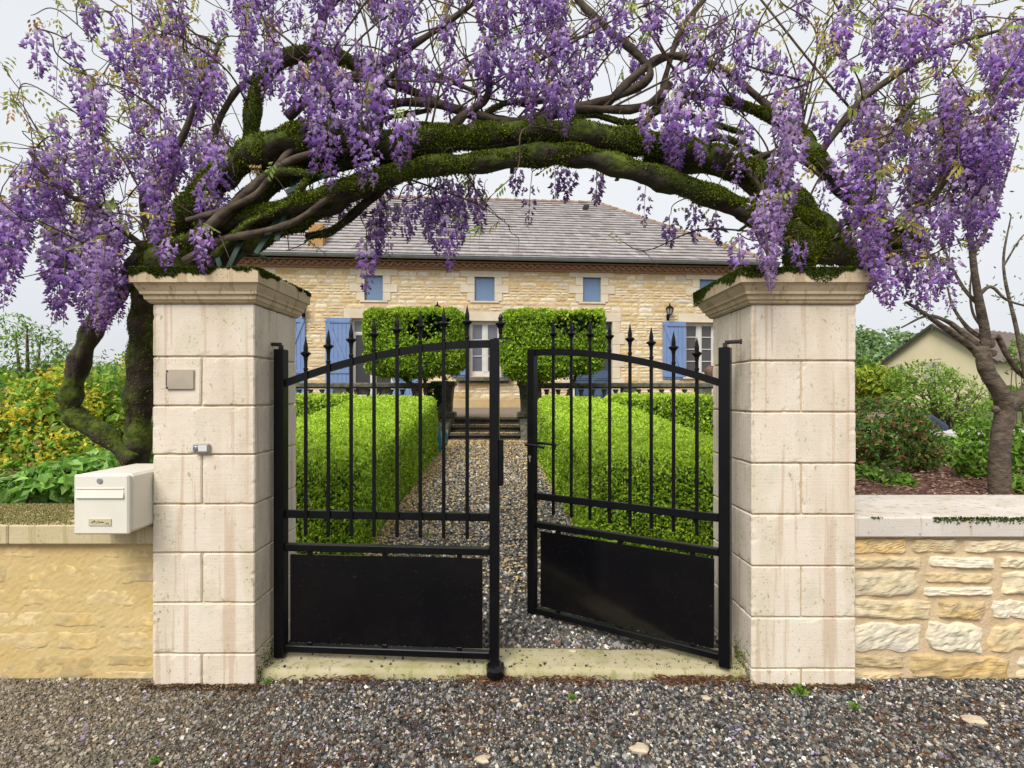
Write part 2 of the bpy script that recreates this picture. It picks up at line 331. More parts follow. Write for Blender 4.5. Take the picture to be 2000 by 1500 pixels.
# a few pale stones one can count on the gravel
for (px, py, s, lab, rot) in ((1905, 1412, .04, 'large flat pale stone lying far to the right on the dark gravel', .3), (1250, 1468, .035, 'pale triangular stone at the bottom edge of the gravel', 1.0), (942, 1488, .026, 'small cream stone on gravel at the bottom middle', 2.0),
                              (1119, 1273, .017, 'little white pebble lying on the back of the concrete threshold', .5), (1378, 1366, .02, 'upright cream pebble on gravel before the right hinge post', 1.6), (1008, 1372, .018, 'tan pebble on gravel just in front of the gate stop', .2)):
    y0 = EYE*FPX/(py-HY); z0 = 0
    if py == 1273: y0, z0 = 2.93, .05
    p = P(px, py, y0); rr = RNG(int(px)); k = 9; a = np.linspace(0, 2*math.pi, k, endpoint=False); rad = s*(1+rr.uniform(-.35, .3, k))
    ring = np.stack([np.cos(a+rot)*rad*1.25, np.sin(a+rot)*rad*.8, np.zeros(k)], 1)
    Vs = np.concatenate([ring*[.9, .9, 1], ring+[0, 0, s*.3], ring*.72+[0, 0, s*.55+0], [[0, 0, s*.6]]]); Fs = []
    for q in range(2):
        for t in range(k): Fs.append((q*k+t, q*k+(t+1) % k, (q+1)*k+(t+1) % k, (q+1)*k+t))
    for t in range(k): Fs.append((2*k+t, 2*k+(t+1) % k, 3*k))
    o = MB().add(Vs, Fs, col=(.55, .45, .32)).build('stone', M['stone']); o.location = (p[0], y0, z0+.004); tag(o, lab, 'stone', 'pale stones lying on the gravel')

# ------------------------------------------------------------------ rubble masonry as real stones
def rubble(r, u0, u1, z0, z1, holes, hr, wr, gap, proud, res, pal, w, rough=.012, skip=0.0):
    """stones on the plane y=0 facing -y; returns chunks (V,F,col)"""
    VV, FF, CC, n0 = [], [], [], 0; z = z0; nx, nz = res
    s, t = np.meshgrid(np.linspace(-1, 1, nx), np.linspace(-1, 1, nz)); s = s.ravel(); t = t.ravel()
    i = np.arange(nz-1)[:, None]*nx; j = np.arange(nx-1)[None]; Fg = np.stack([i+j, i+j+1, i+nx+j+1, i+nx+j], -1).reshape(-1, 4)
    while z < z1-.03:
        h = r.uniform(*hr); h = min(h, z1-z)
        if z1-(z+h) < hr[0]*.6: h = z1-z
        seg = [(u0, u1)]
        for (a, b, c, d) in holes:
            if d > z+.3*h and c < z+.7*h:
                ns = []
                for (p, q) in seg:
                    if b <= p or a >= q: ns.append((p, q))
                    else:
                        if a > p: ns.append((p, a))
                        if b < q: ns.append((b, q))
                seg = ns
        for (p, q) in seg:
            u = p
            while u < q-.04:
                wd = min(r.uniform(*wr)*(.6+.8*h/hr[1]), q-u)
                if q-(u+wd) < wr[0]*.5: wd = q-u
                parts = [(u, wd, z, h)]
                if h > hr[1]*.8 and r.random() < .3: parts = [(u, wd, z, h*.45), (u, wd, z+h*.45, h*.55)]
                for (a, ww, zz, hh) in parts:
                    if r.random() < skip: continue
                    g = gap*r.uniform(.5, 1.4); W2, H2 = (ww-g)/2, (hh-g)/2
                    if W2 < .012 or H2 < .008: continue
                    ph = r.uniform(0, 6.3, 6); k = r.uniform(-.16, .16, 8)
                    x = s*W2*(1-.05*t**6*(1+k[0]*6))+k[1]*min(W2, H2)*t*.7+.05*min(W2, H2*2)*np.sin(4*t+ph[0])*abs(s)
                    zc = t*H2*(1-.07*s**6*(1+k[2]*6))+k[3]*H2*s*.9+.10*H2*np.sin(5*s+ph[1])*abs(t)+.05*H2*np.sin(11*s+ph[4])*abs(t)
                    e = np.maximum(abs(s), abs(t)); d = proud*r.uniform(.7, 1.2)*(1-e**9)+proud*(k[4]*s+k[5]*t)*.9*(1-e**9)-.004*(e > .99)
                    cxx, czz = a+ww/2, zz+hh/2
                    q3 = np.stack([x+cxx, zc*1.15+czz, 0*x+ph[2]*3], 1); sd_ = int(ph[0]*100); ny_ = rough*(.8*vn(q3, 13, sd_)+.8*(.5-abs(vn(q3, 24, sd_+1)))+.6*vn(q3, 62, sd_+2))*(1-e**10)
                    VV.append(np.stack([x+cxx, -d-ny_, zc+czz], 1)); FF.append(Fg+n0); n0 += len(s)
                    cb = rcol(r, 1, pal, w, .14)[0]; tint = vn(np.stack([x+cxx, zc*1.5+czz, 0*x], 1), 13, 9)[:, None]
                    CC.append(cb[None]*(1+.14*tint)+np.array((.02, -.03, -.08))*np.clip(tint-.1, 0, 1)+np.array((.05, .06, .07))*np.clip(-tint-.1, 0, 1))
                u += wd
        z += h
    return np.concatenate(VV), np.concatenate(FF), np.concatenate(CC)
WP = [(.63, .53, .355), (.65, .58, .44), (.57, .44, .25), (.60, .49, .31), (.54, .395, .20)]
def low_wall(root, x0, x1, yf, yb, ztop, zc, cmat, pal, w, seed, proud, skip, mort, rgh, hrr=(.07, .18), wrr=(.15, .44)):
    mb = MB(); mb.add(*boxg(x0, x1, yf, yb, -.3, zc, .003))
    mb.build('mortar_core', mort, root)
    v, f, c = rubble(RNG(seed), x0+.01, x1, -.02, zc, [], hrr, wrr, .02, proud, (17, 12), pal, w, rgh, skip)
    v = v+np.array([0, yf, 0]); sm = MB(); sm.add(v, f, col=c, smooth=proud < .01); sm.build('stonework', M['stone'], root)
    gx, gz_ = np.meshgrid(np.arange(x0, x1, .02), np.linspace(-.05, zc, 44)); q = np.stack([gx, 0*gx, gz_], -1).reshape(-1, 3); nx, nz = gx.shape[1], gx.shape[0]
    q[:, 1] = yf-.003-np.clip((.004+.006*vn(q, 20, seed+8)+.004*vn(q, 60, seed+9))*(.55 if proud > .014 else .35), 0, .02); i = np.arange(nz-1)[:, None]*nx; j = np.arange(nx-1)[None]
    MB().add(q, np.stack([i+j, i+j+1, i+nx+j+1, i+nx+j], -1).reshape(-1, 4)).build('pointing', mort, root)
    x = x0
    rr = RNG(seed+1)
    while x < x1-.01:
        l = min(rr.uniform(1.1, 1.6), x1-x); MB().add(*boxg(x+.0015, x+l-.0015, yf-.045, yb+.03, zc+.002, ztop, .007)).build('coping_slab', cmat, root); x += l
wl = thing('stone_wall', 'low ochre wall with weathered mossy coping under the cream mailbox', 'wall', (-3.4, 2.76, 0))
low_wall(wl, -6.2, -1.81, 2.76, 3.22, .803, .70, M['coping_old'], [(.61, .465, .235), (.625, .485, .26), (.585, .43, .20)], [3, 2, 2], 21, .005, .15, mat('wall_render', (.60, .455, .22), (.56, .405, .17), sc=4, rough=.95, bump=.5, bsc=25),  .003)
wr_ = thing('stone_wall', 'low rubble stone wall with pale grey coping right of the gate', 'wall', (3.4, 2.76, 0))
low_wall(wr_, 1.732, 6.2, 2.765, 3.3, .842, .735, M['coping'], WP, [5, 3.5, 2.4, 4, 1.2], 27, .020, 0, M['mortar'], .0095)
# ------------------------------------------------------------------ gate pillars
def tufts(r, Pt, nrm, size, pal=((.05, .075, .012), (.085, .125, .015), (.03, .045, .012), (.13, .17, .025)), w=(3, 3, 2, 1)):
    n = len(Pt); d = unit(nrm*.6+r.normal(0, .6, (n, 3))); nr = rsph(r, n)
    V, F = leafg(Pt+d*size[:, None]*.3, d, nr, size*1.5, size*.9, .3); return V, F, np.repeat(rcol(r, n, pal, w, .25), 4, 0)
import bmesh
def rough_box(x0, x1, y0, y1, z0, z1, b, seed):
    v, f = boxg(x0, x1, y0, y1, z0, z1, b); bm = bmesh.new(); vs = [bm.verts.new(q) for q in v]
    for q in f: bm.faces.new([vs[i] for i in q])
    for _ in range(3):
        L_ = [e for e in bm.edges if e.calc_length() > .03]
        bmesh.ops.subdivide_edges(bm, edges=L_, cuts=2 if _ == 0 else 1, use_grid_fill=True)
    bmesh.ops.triangulate(bm, faces=[q for q in bm.faces if len(q.verts) > 4]); bm.verts.index_update(); V = np.array([q.co[:] for q in bm.verts]); F = [[t.index for t in q.verts] for q in bm.faces]; bm.free()
    lo, hi = np.array([x0, y0, z0]), np.array([x1, y1, z1]); dl = np.minimum(V-lo, hi-V); near = (dl < b*1.3).sum(1) >= 2; c = (lo+hi)/2; m = near & (V[:, 2] > -.3)
    chip = np.clip(vn(V, 70, seed)-.1, 0, 1)*.0045+np.clip(vn(V, 13, seed+2)-.75, 0, 1)*.010; ax = np.where(dl < b*1.3, np.sign(c-V), 0); V = V+ax*(chip*m)[:, None]; V += (vn(V, 9, seed+4)*.0012)[:, None]*np.array([1, 1, .3]); return V, F
def pillar(label, x0, x1, zj, first_split, ov, seed):
    yf, yb = 2.68, 3.20; root = thing('gate_pillar', label, 'pillar', ((x0+x1)/2, (yf+yb)/2, 0)); r = RNG(seed)
    mb = MB(); mb.add(*boxg(x0+.011, x1-.011, yf+.011, yb-.011, -.2, 1.95, .002)); mb.build('mortar_joint', M['cap'], root)
    mb = MB(); sp = first_split; g = .003
    for k in range(len(zj)-1):
        zt, zb = zj[k]-g, zj[k+1]+g
        xm = (x0+x1)/2-.01; ym = (yf+yb)/2
        if sp: cells = [(x0, xm-g, yf, yb), (xm+g, x1, yf, yb)]
        else: cells = [(x0, x1, yf, ym-g), (x0, x1, ym+g, yb)]
        for (a, b, c, d) in cells:
            jx = r.uniform(-.0015, .0015, 4)
            mb.add(*rough_box(a+jx[0], b+jx[1], c+jx[2], d+jx[3], zb, zt, .0055, seed))
        sp = not sp
    mb.build('shaft', M['pillar'], root)
    prof = [(zj[0]-.004, .004), (zj[0]+.004, .018), (1.938, .02), (1.944, .03), (1.962, .034), (1.968, .046), (1.980, .048), (1.998, .060), (2.016, .070), (2.019, .082), (2.078, .084), (2.088, .074), (2.10, .0), (2.125, -.2)]
    V = []
    for z, e in prof:
        k = e/.084 if e > 0 else 0; l, rr, f = (ov[0]*k, ov[1]*k, .078*k) if e > 0 else (e, e, e)
        V += [(x0-l, yf-f, z), (x1+rr, yf-f, z), (x1+rr, yb+f, z), (x0-l, yb+f, z)]
    F = [(4*q+t, 4*q+(t+1) % 4, 4*q+4+(t+1) % 4, 4*q+4+t) for q in range(len(prof)-1) for t in range(4)]+[tuple(range(4*len(prof)-4, 4*len(prof)))]
    MB().add(V, F).build('cap', M['cap'], root)
    # moss: thick on the slab edge and the top
    n = 26000; a = r.random(n); side = r.integers(0, 4, n); xa, xb, ya, yb2 = x0-ov[0], x1+ov[1], yf-.078, yb+.078
    Pt = np.zeros((n, 3)); Nn = np.zeros((n, 3)); h = 2.09-abs(r.normal(0, .03, n))
    for q in range(4):
        m = side == q
        Pt[m, 0] = (xa+(xb-xa)*a[m]) if q < 2 else (xa if q == 2 else xb); Pt[m, 1] = (ya if q == 0 else yb2) if q < 2 else ya+(yb2-ya)*a[m]
        Nn[m] = [(0, -1, .3), (0, 1, .3), (-1, 0, .3), (1, 0, .3)][q]
    Pt[:, 2] = np.maximum(h, 1.99); msk = vn(Pt*[1, 1, .3], 7, seed)+.25*vn(Pt, 30, seed+1)
    keep = (msk > ((2.088-Pt[:, 2])*15-.38)) & (Pt[:, 2] > 2.0); Pt, Nn = Pt[keep], Nn[keep]
    m2 = 6000; Q = np.stack([r.uniform(xa, xb, m2), r.uniform(ya, yb2, m2), np.full(m2, 2.093)], 1); ed = np.minimum(np.minimum(Q[:, 0]-xa, xb-Q[:, 0]), np.minimum(Q[:, 1]-ya, yb2-Q[:, 1]))
    Q[:, 2] += np.clip(ed/.3, 0, 1)*.03
    mb = MB()
    for pt, nn in ((Pt, Nn), (Q, np.tile((0, 0, 1.), (m2, 1)))):
        v, f, c = tufts(r, pt, nn, r.uniform(.004, .0095, len(pt))); mb.add(v, f, col=c)
    n = 2600; xi = x1 if x0 < 0 else x0; sg = 1 if x0 < 0 else -1; Q = np.stack([np.full(n, xi+sg*.001), r.uniform(yf+.02, yf+.2, n), abs(r.normal(0, .06, n))], 1); Q = Q[vn(Q, 11, seed)+.5*r.normal(size=len(Q)) > .1]
    v, f, c = tufts(r, Q, np.tile((sg, 0, .3), (len(Q), 1)), r.uniform(.003, .008, len(Q)), ((.12, .15, .025), (.08, .10, .02), (.2, .22, .05)), (2, 2, 1)); mb.add(v, f, col=c)
    mb.build('moss', M['moss'], root, kind='stuff'); return root
zl = [1.929, 1.658, 1.411, 1.166, .916, .671, .419, .163, -.15]
zr = [1.925, 1.638, 1.38, 1.122, .864, .604, .346, .086, -.2]
pillar('cream block pillar with nameplate and doorbell left of the gate', -1.81, -1.296, zl, False, (.065, .055), 31)
pillar('cream block pillar joining the rubble wall right of the gate', 1.206, 1.732, zr, False, (.088, .06), 37)
r = RNG(39); n = 5200; X = r.uniform(1.74, 5.5, n); Z = .842-abs(r.normal(0, .012, n)); Q = np.stack([X, np.full(n, 2.718), Z], 1); kp = (vn(Q*[1, 0, 2], 5, 4)+.3*vn(Q, 30, 5) > .15-.5*(X > 2.15)); Q = Q[kp]
v, f, c = tufts(r, Q, np.tile((0, -1, .4), (len(Q), 1)), r.uniform(.004, .010, len(Q))); MB().add(v, f, col=c).build('moss', M['moss'], wr_, kind='stuff')
n = 30000; Q = np.stack([r.uniform(-4, -1.82, n), r.uniform(2.72, 3.24, n), np.full(n, .804)], 1); Q = Q[vn(Q, 6, 4)+.4*vn(Q, 25, 5) > -.45]
v, f, c = tufts(r, Q, np.tile((0, 0, 1.), (len(Q), 1)), r.uniform(.004, .008, len(Q)), ((.24, .22, .07), (.31, .28, .11), (.17, .17, .05), (.38, .33, .17)), (2, 2, 2, 1.5)); MB().add(v, f, col=c).build('moss', M['moss'], wl, kind='stuff')
# soil and weeds at the foot of the pillars
r = RNG(41)
def weed(px, py, s, label, Y=None):
    y0 = Y or EYE*FPX/(py-HY); p = P(px, py, y0); z0 = float(gz(p[0], y0)); n = 34; a = r.uniform(0, 6.3, n); el = r.uniform(.3, 1.3, n)
    d = np.stack([np.cos(a)*np.cos(el), np.sin(a)*np.cos(el), np.sin(el)], 1); c = np.array([p[0], y0, z0+.004])+d*s*r.uniform(.3, .9, (n, 1))
    V, F = leafg(c, d, rsph(r, n), s*.55, s*.22); o = MB().add(V-np.array([p[0], y0, z0]), F, col=np.repeat(rcol(r, n, [(.12, .27, .03), (.2, .36, .04)], [1, 1]), 4, 0)).build('weed', M['leaf'])
    o.location = (p[0], y0, z0); tag(o, label, 'weed', 'small weeds growing in the gravel')
weed(1560, 1358, .05, 'low green weed at the foot of the right pillar front'); weed(1437, 1332, .03, 'tiny weed in the corner beside the right hinge post', 2.7)
weed(1670, 1388, .04, 'sparse weed in gravel before the right rubble wall'); weed(1118, 1368, .03, 'bright green leaf sprig on gravel in front of the gap'); weed(300, 1492, .03, 'green sprout at the bottom edge of pale gravel')
weed(520, 1325, .035, 'dark weed at the inner front corner of the left pillar', 2.68); weed(862, 990, .06, 'grassy weed on the path seen between left gate bars', 6.2); weed(838, 1060, .05, 'weed at the path edge near the left hedge corner', 4.7)

# ------------------------------------------------------------------ threshold, gate leaves, stop
mb = MB(); xx = np.linspace(-1.36, 1.235, 60); prof = [(2.738, -.1), (2.74, .026), (2.752, .046), (2.77, .05), (2.95, .055), (2.975, .05), (2.98, -.1)]
Vt = np.array([[x, y+.0035*math.sin(7*x)+.003*math.sin(19*x+1), z+(.003*math.sin(5*x+y*9) if z > 0 else 0)] for x in xx for y, z in prof]); k = len(prof)
Ft = [(a*k+b, (a+1)*k+b, (a+1)*k+b+1, a*k+b+1) for a in range(len(xx)-1) for b in range(k-1)]
th = MB().add(Vt, Ft, smooth=True).build('threshold', M['sill']); tag(th, 'yellowed concrete threshold strip running under both gate leaves', 'threshold')
r = RNG(44); n = 130; X = np.where(r.random(n) < .5, -.1+r.normal(0, .12, n), r.uniform(-1.3, 1.2, n)); Yt = r.uniform(2.765, 2.97, n); sz = r.uniform(.004, .012, n); v, f, c = stones(r, X, Yt, .052+sz*.35, sz, [(.03, .03, .032), (.10, .09, .08), (.3, .25, .18)], [5, 2, 1]); MB().add(v, f, col=c).build('threshold_grit', M['gravel'], kind='stuff')
n = 5200; X = np.where(r.random(n) < .55, -1.36+abs(r.normal(0, .13, n)), 1.235-abs(r.normal(0, .16, n))); X = np.where(r.random(n) < .25, r.normal(.3, .2, n), X); Q = np.stack([X, r.uniform(2.742, 2.97, n), np.full(n, .051)], 1); Q[:, 2] -= .02*(Q[:, 1] < 2.752)
kp = (vn(Q, 9, 4)+.4*vn(Q, 30, 6)+.5*r.normal(size=n) > .62) & (X > -1.355) & (X < 1.23); Q = Q[kp]; v, f, c = tufts(r, Q, np.tile((0, 0, 1.), (len(Q), 1)), r.uniform(.003, .008, len(Q)), ((.09, .11, .02), (.15, .17, .03), (.05, .06, .02)), (2, 2, 2)); MB().add(v, f, col=c).build('threshold_moss', M['moss'], kind='stuff')
def gate_leaf(label, loc, ang, handed):
    root = thing('gate_leaf', label, 'gate', loc, None, ang); B = lambda nm, *bx, m='paint', par=root: _bx(nm, bx, m, par)
    def _bx(nm, bx, m, par):
        mb = MB()
        for q in bx: mb.add(*boxg(*q))
        return mb.build(nm, M[m], par, local=True)
    Wd = 1.21; t = .024; ztop = lambda u: 1.528+.205*(1-(1-min(1, max(0, (u-.05)/1.11)))**2)
    B('hinge_stile', (0, .056, -.03, .03, .062, 1.712, .004)); B('meeting_stile', (Wd-.05, Wd, -.026, .026, .082, 1.757, .004))
    B('lower_rail', (.056, Wd-.05, -.02, .02, .088, .126, .004)); B('panel_rail', (.056, Wd-.05, -.02, .02, .630, .668, .004)); B('bar_rail', (.056, Wd-.05, -.012, .012, .806, .848, .003))
    us = np.linspace(.054, Wd-.048, 28); V = []
    for u in us: z = ztop(u); V += [(u, -.012, z-.02), (u, .012, z-.02), (u, .012, z+.02), (u, -.012, z+.02)]
    F = [(4*q+s, 4*q+(s+1) % 4, 4*q+4+(s+1) % 4, 4*q+4+s) for q in range(27) for s in range(4)]
    MB().add(V, [f[::-1] for f in F]).build('arched_rail', M['paint'], root, local=True)
    B('kick_panel', (.082, 1.122, -.008, .008, .140, .610, .002), m='panel')
    for u in (.19, .60, 1.0):
        B('spacer', (u-.013, u+.013, -.010, .010, .606, .634, .002)); B('spacer', (u-.013, u+.013, -.010, .010, .124, .144, .002))
    fin = [(0, .0105), (.004, .0125), (.012, .0125), (.016, .009), (.05, .0095), (.072, .0125), (.082, .021), (.088, .0275), (.094, .028), (.099, .017), (.104, .0115), (.12, .0125), (.135, .0105), (.178, .0012)]
    for q in range(8):
        u = .174+.1242*q; zt = ztop(u)
        bar = MB().add(*boxg(u-.0095, u+.0095, -.0221, -.0125, .716, zt+.03, .002)).build('bar', M['paint'], root, local=True)
        v, f = latheg(fin, (u, -.0173, zt+.026), 8, math.pi/8); v[:, 1] = (v[:, 1]+.0173)*.8-.0173
        MB().add(v, f, smooth=False).build('spear_finial', M['paint'], bar, local=True)
    mb = MB(); mb.add(*boxg(.018, .038, -.010, .010, 1.71, 1.735, .002)); v, f = tubeg(np.array([[.028, 0, 1.737], [.0, 0, 1.739], [-.045, 0, 1.739]]), [.011, .010, .010], 8); mb.add(v, f); v, f = tubeg(np.array([[-.045, 0, 1.739], [-.052, 0, 1.739]]), .014, 8); mb.add(v, f)
    mb.build('hinge_pin', mat('rusty_hinge', (.05, .035, .03), (.03, .02, .02), sc=60, rough=.8), root, local=True)
    if handed:
        B('strike_plate', (Wd, Wd+.022, -.034, .012, .995, 1.235, .004))
        mb = MB(); mb.add(*boxg(Wd-.03, Wd+.06, -.012, .012, 1.757, 1.763, .001)); v, f = latheg([(0, .009), (.02, .0075), (.026, .011), (.05, .0125), (.065, .021), (.072, .0275), (.079, .028), (.085, .017), (.09, .0115), (.108, .0125), (.13, .001)], (Wd+.006, -.0, 1.763), 8, math.pi/8); mb.add(v, f); mb.build('meeting_finial', M['paint'], root, local=True)
    else:
        for sgn in (-1, 1):
            hn = MB(); hn.add(*boxg(Wd-.045, Wd-.01, *((.0262, .0325) if sgn > 0 else (-.0325, -.0262)), 1.02, 1.19, .002))
            a = np.linspace(0, 1, 22); ln = .125; pts = np.stack([Wd-.027-a*ln, np.full(22, sgn*.075), 1.155-.012*a+.004*np.sin(a*3)], 1)
            v, f = tubeg(np.array([[Wd-.027, sgn*.03, 1.155], [Wd-.027, sgn*.055, 1.155], [Wd-.027, sgn*.08, 1.155]]), .009, 8); hn.add(v, f, smooth=True)
            v, f = tubeg(pts, .0085+.0022*np.sin(a*40), 8); hn.add(v, f, smooth=True); hn.build('lever_handle', M['paint'], root, local=True)
        k = MB(); v, f = latheg([(0, .0095), (.0045, .0095)], (0, 0, 0), 10); v = v[:, [0, 2, 1]]; k.add(v+[Wd-.027, .0325, 1.075], [q[:, ::-1] for q in f]); k.add(*boxg(Wd-.031, Wd-.023, .0325, .037, 1.045, 1.07, .001)); k.build('lock_cylinder', M['metal'], root, local=True)
    return root
gate_leaf('closed black wrought iron gate leaf hung on the left pillar', (-1.273, 2.872, 0), math.atan2(-.088, 1.2), True)
gate_leaf('half open black gate leaf with twisted handle swung inward at right', (1.127, 2.742, 0), math.atan2(.539, -.842), False)
gs = MB(); a = np.linspace(0, 2*math.pi, 16, endpoint=False)
ring = lambda z, s: [(math.cos(t)*.048*s, (math.sin(t) if math.sin(t) < 0 else math.sin(t)*.6)*.062*s, z) for t in a]
Vg = sum([ring(z, s) for z, s in ((0, 1), (.034, 1), (.05, .9), (.056, .7))], []); Fg_ = [(q*16+t, q*16+(t+1) % 16, q*16+16+(t+1) % 16, q*16+16+t) for q in range(3) for t in range(16)]+[tuple(range(48, 64))]
gs.add(Vg, Fg_, smooth=False); o = gs.build('gate_stop', M['panel']); o.location = (-.085, 2.735, .035); tag(o, 'rounded black gate stop on the threshold below the closed leaf', 'gate stop')

# ------------------------------------------------------------------ nameplate, doorbell, mailbox
a, b = P(326, 760, 2.68), P(380, 722, 2.68); np_ = thing('nameplate', 'blank beige house nameplate screwed to the left pillar', 'nameplate', ((a[0]+b[0])/2, 2.68, (a[2]+b[2])/2))
MB().add(*boxg(a[0], b[0], 2.669, 2.679, a[2], b[2], .0015)).build('plate', mat('plate_metal', (.46, .40, .31), (.36, .31, .24), sc=5, rough=.4), np_)
mb = MB()
for (x, z) in ((a[0]+.008, b[2]-.008), (a[0]+.008, a[2]+.008)): mb.add(*boxg(x-.004, x+.004, 2.665, 2.6688, z-.004, z+.004, .002))
mb.build('screw', M['dark'], np_); MB().add(*boxg(a[0]+.003, a[0]+.006, 2.6665, 2.6688, a[2]+.016, b[2]-.016, .0005)).build('wire', M['dark'], np_)
a, b = P(381, 884, 2.68), P(412, 866, 2.68); db = thing('doorbell', 'small silver doorbell with round button on left pillar', 'doorbell', ((a[0]+b[0])/2, 2.68, (a[2]+b[2])/2))
MB().add(*boxg(a[0], b[0], 2.657, 2.679, a[2], b[2], .005)).build('case', M['metal'], db)
MB().add(*boxg(a[0]+.03, b[0]-.005, 2.652, 2.6568, a[2]+.008, b[2]-.008, .002)).build('name_window', mat('white_plastic', (.62, .62, .6), rough=.3), db)
v, f = latheg([(0, .013), (.005, .013), (.007, .009)], sides=16); v = v[:, [0, 2, 1]]*[1, -1, 1]; MB().add(v+[a[0]+.017, 2.657, (a[2]+b[2])/2], f, smooth=False).build('button', mat('bell_button', (.25, .25, .26), rough=.3, metal=.5), db)
mx0, mx1, my0, my1, mz0, mz1 = -2.075, -1.8125, 2.53, 2.93, .806, 1.093
mbx = thing('mailbox', 'cream metal mailbox standing on the left wall coping against the pillar', 'mailbox', ((mx0+mx1)/2, (my0+my1)/2, mz0))
MB().add(*boxg(mx0+.004, mx1, my0+.012, my1, mz0+.004, mz1-.003, .012)).build('body', M['mailbox'], mbx)
dr = MB().add(*boxg(mx0, mx1-.002, my0-.012, my0+.011, mz0, mz1-.004, .008)).build('door', M['mailbox'], mbx)
v, f = latheg([(0, .0135), (.004, .0135), (.005, .011)], sides=18); v = v[:, [0, 2, 1]]*[1, -1, 1]; MB().add(v+[-1.948, my0-.012, mz1-.032], f).build('lock', M['metal'], dr)
zc = mz1-.092; x0, x1 = mx0+.016, mx1-.022; mb = MB()
mb.add(*boxg(x0, x1, my0-.0165, my0-.0122, zc+.020, zc+.026, .001)); mb.add(*boxg(x0, x1, my0-.0165, my0-.0122, zc-.026, zc-.021, .001))
V = [(x0, my0-.0125, zc+.0195), (x1, my0-.0125, zc+.0195), (x1, my0-.021, zc-.0205), (x0, my0-.021, zc-.0205), (x0, my0-.0122, zc-.0205), (x1, my0-.0122, zc-.0205)]
mb.add(V, [(0, 3, 2, 1), (3, 4, 5, 2), (0, 4, 3), (1, 2, 5)]); mb.build('letter_flap', M['mailbox'], dr)
lb = MB().add(*boxg(-2.0, -1.893, my0-.016, my0-.0122, mz0+.042, mz0+.076, .001)).build('name_label', mat('aged_label', (.50, .43, .28), (.58, .5, .34), sc=60, rough=.5), dr)
rr = RNG(5); mb = MB()
for q in range(9):
    x = -1.985+.0092*q; pts = np.array([[x+rr.uniform(0, .01), my0-.0168, mz0+.061+rr.uniform(-.006, .006)-(0.008 if q > 5 else 0)] for _ in range(4)]); v, f = tubeg(spline(pts, 3), .0011, 4); mb.add(v, f)
mb.build('handwriting', M['dark'], lb)
# ------------------------------------------------------------------ the house
HC = np.array([(946-1000)/FPX*15.0, 15.0]); HA = R(4.5); HZ = 1.15; ca, sa = math.cos(HA), math.sin(HA)
def Fc(px, py=HY):
    k = (px-1000)/FPX; u = (k*HC[1]-HC[0])/(ca-k*sa); return u, EYE-(py-HY)/FPX*(HC[1]+u*sa)-HZ
house = thing('stone_house', 'long stone farmhouse with tiled hipped roof and blue shutters behind the gate', 'house', (HC[0], HC[1], HZ), None, HA)
def hb(name, boxes, m, par=house, b=.004):
    mb = MB()
    for q in boxes: mb.add(*boxg(*q, b))
    return mb.build(name, m, par, local=True)
UL, UR, ZT = -8.05, 8.05, 3.80
def rect(x0, x1, y0, y1):
    u0, zt = Fc(x0, y0); u1, _ = Fc(x1, y0); _, zb = Fc((x0+x1)/2, y1); _, zt = Fc((x0+x1)/2, y0); return u0, u1, zb, zt
UW = [rect(712, 748, 538, 587), rect(927, 966, 541, 588), rect(1138.5, 1173.5, 542, 590), rect(1366, 1402, 546, 593)]
FD = rect(686, 768, 622, 780); FD = (FD[0], FD[1], .12, FD[3]); CW = rect(917, 978, 627, 735); DR = rect(1122, 1196, 628, 780); DR = (DR[0], DR[1], .12, DR[3]); RW = rect(1339, 1399, 630, 734)
LD = (FD[0]-3.05, FD[1]-3.05, .12, FD[3])
OPEN = UW+[FD, CW, DR, RW, LD]
us = sorted(set([UL, UR]+[v for o in OPEN for v in o[:2]])); zs = sorted(set([-.6, ZT]+[v for o in OPEN for v in o[2:]]))
mb = MB()
for a, b in zip(us, us[1:]):
    for c, d in zip(zs, zs[1:]):
        if not any(o[0] <= (a+b)/2 <= o[1] and o[2] <= (c+d)/2 <= o[3] for o in OPEN): mb.add([(a, 0, c), (b, 0, c), (b, 0, d), (a, 0, d)], [(0, 1, 2, 3)])
for o in OPEN:      # reveals and the dark room behind
    a, b, c, d = o; mb.add([(a, 0, c), (b, 0, c), (b, 0, d), (a, 0, d), (a, .35, c), (b, .35, c), (b, .35, d), (a, .35, d)], [(0, 1, 5, 4), (1, 2, 6, 5), (2, 3, 7, 6), (3, 0, 4, 7), (4, 5, 6, 7)])
DP = 8.6
mb.add([(UL, 0, -.6), (UL, DP, -.6), (UL, DP, ZT), (UL, 0, ZT), (UR, 0, -.6), (UR, DP, -.6), (UR, DP, ZT), (UR, 0, ZT)], [(0, 3, 2, 1), (4, 5, 6, 7), (1, 2, 6, 5)])
mb.build('wall', M['mortar'], house, local=True)
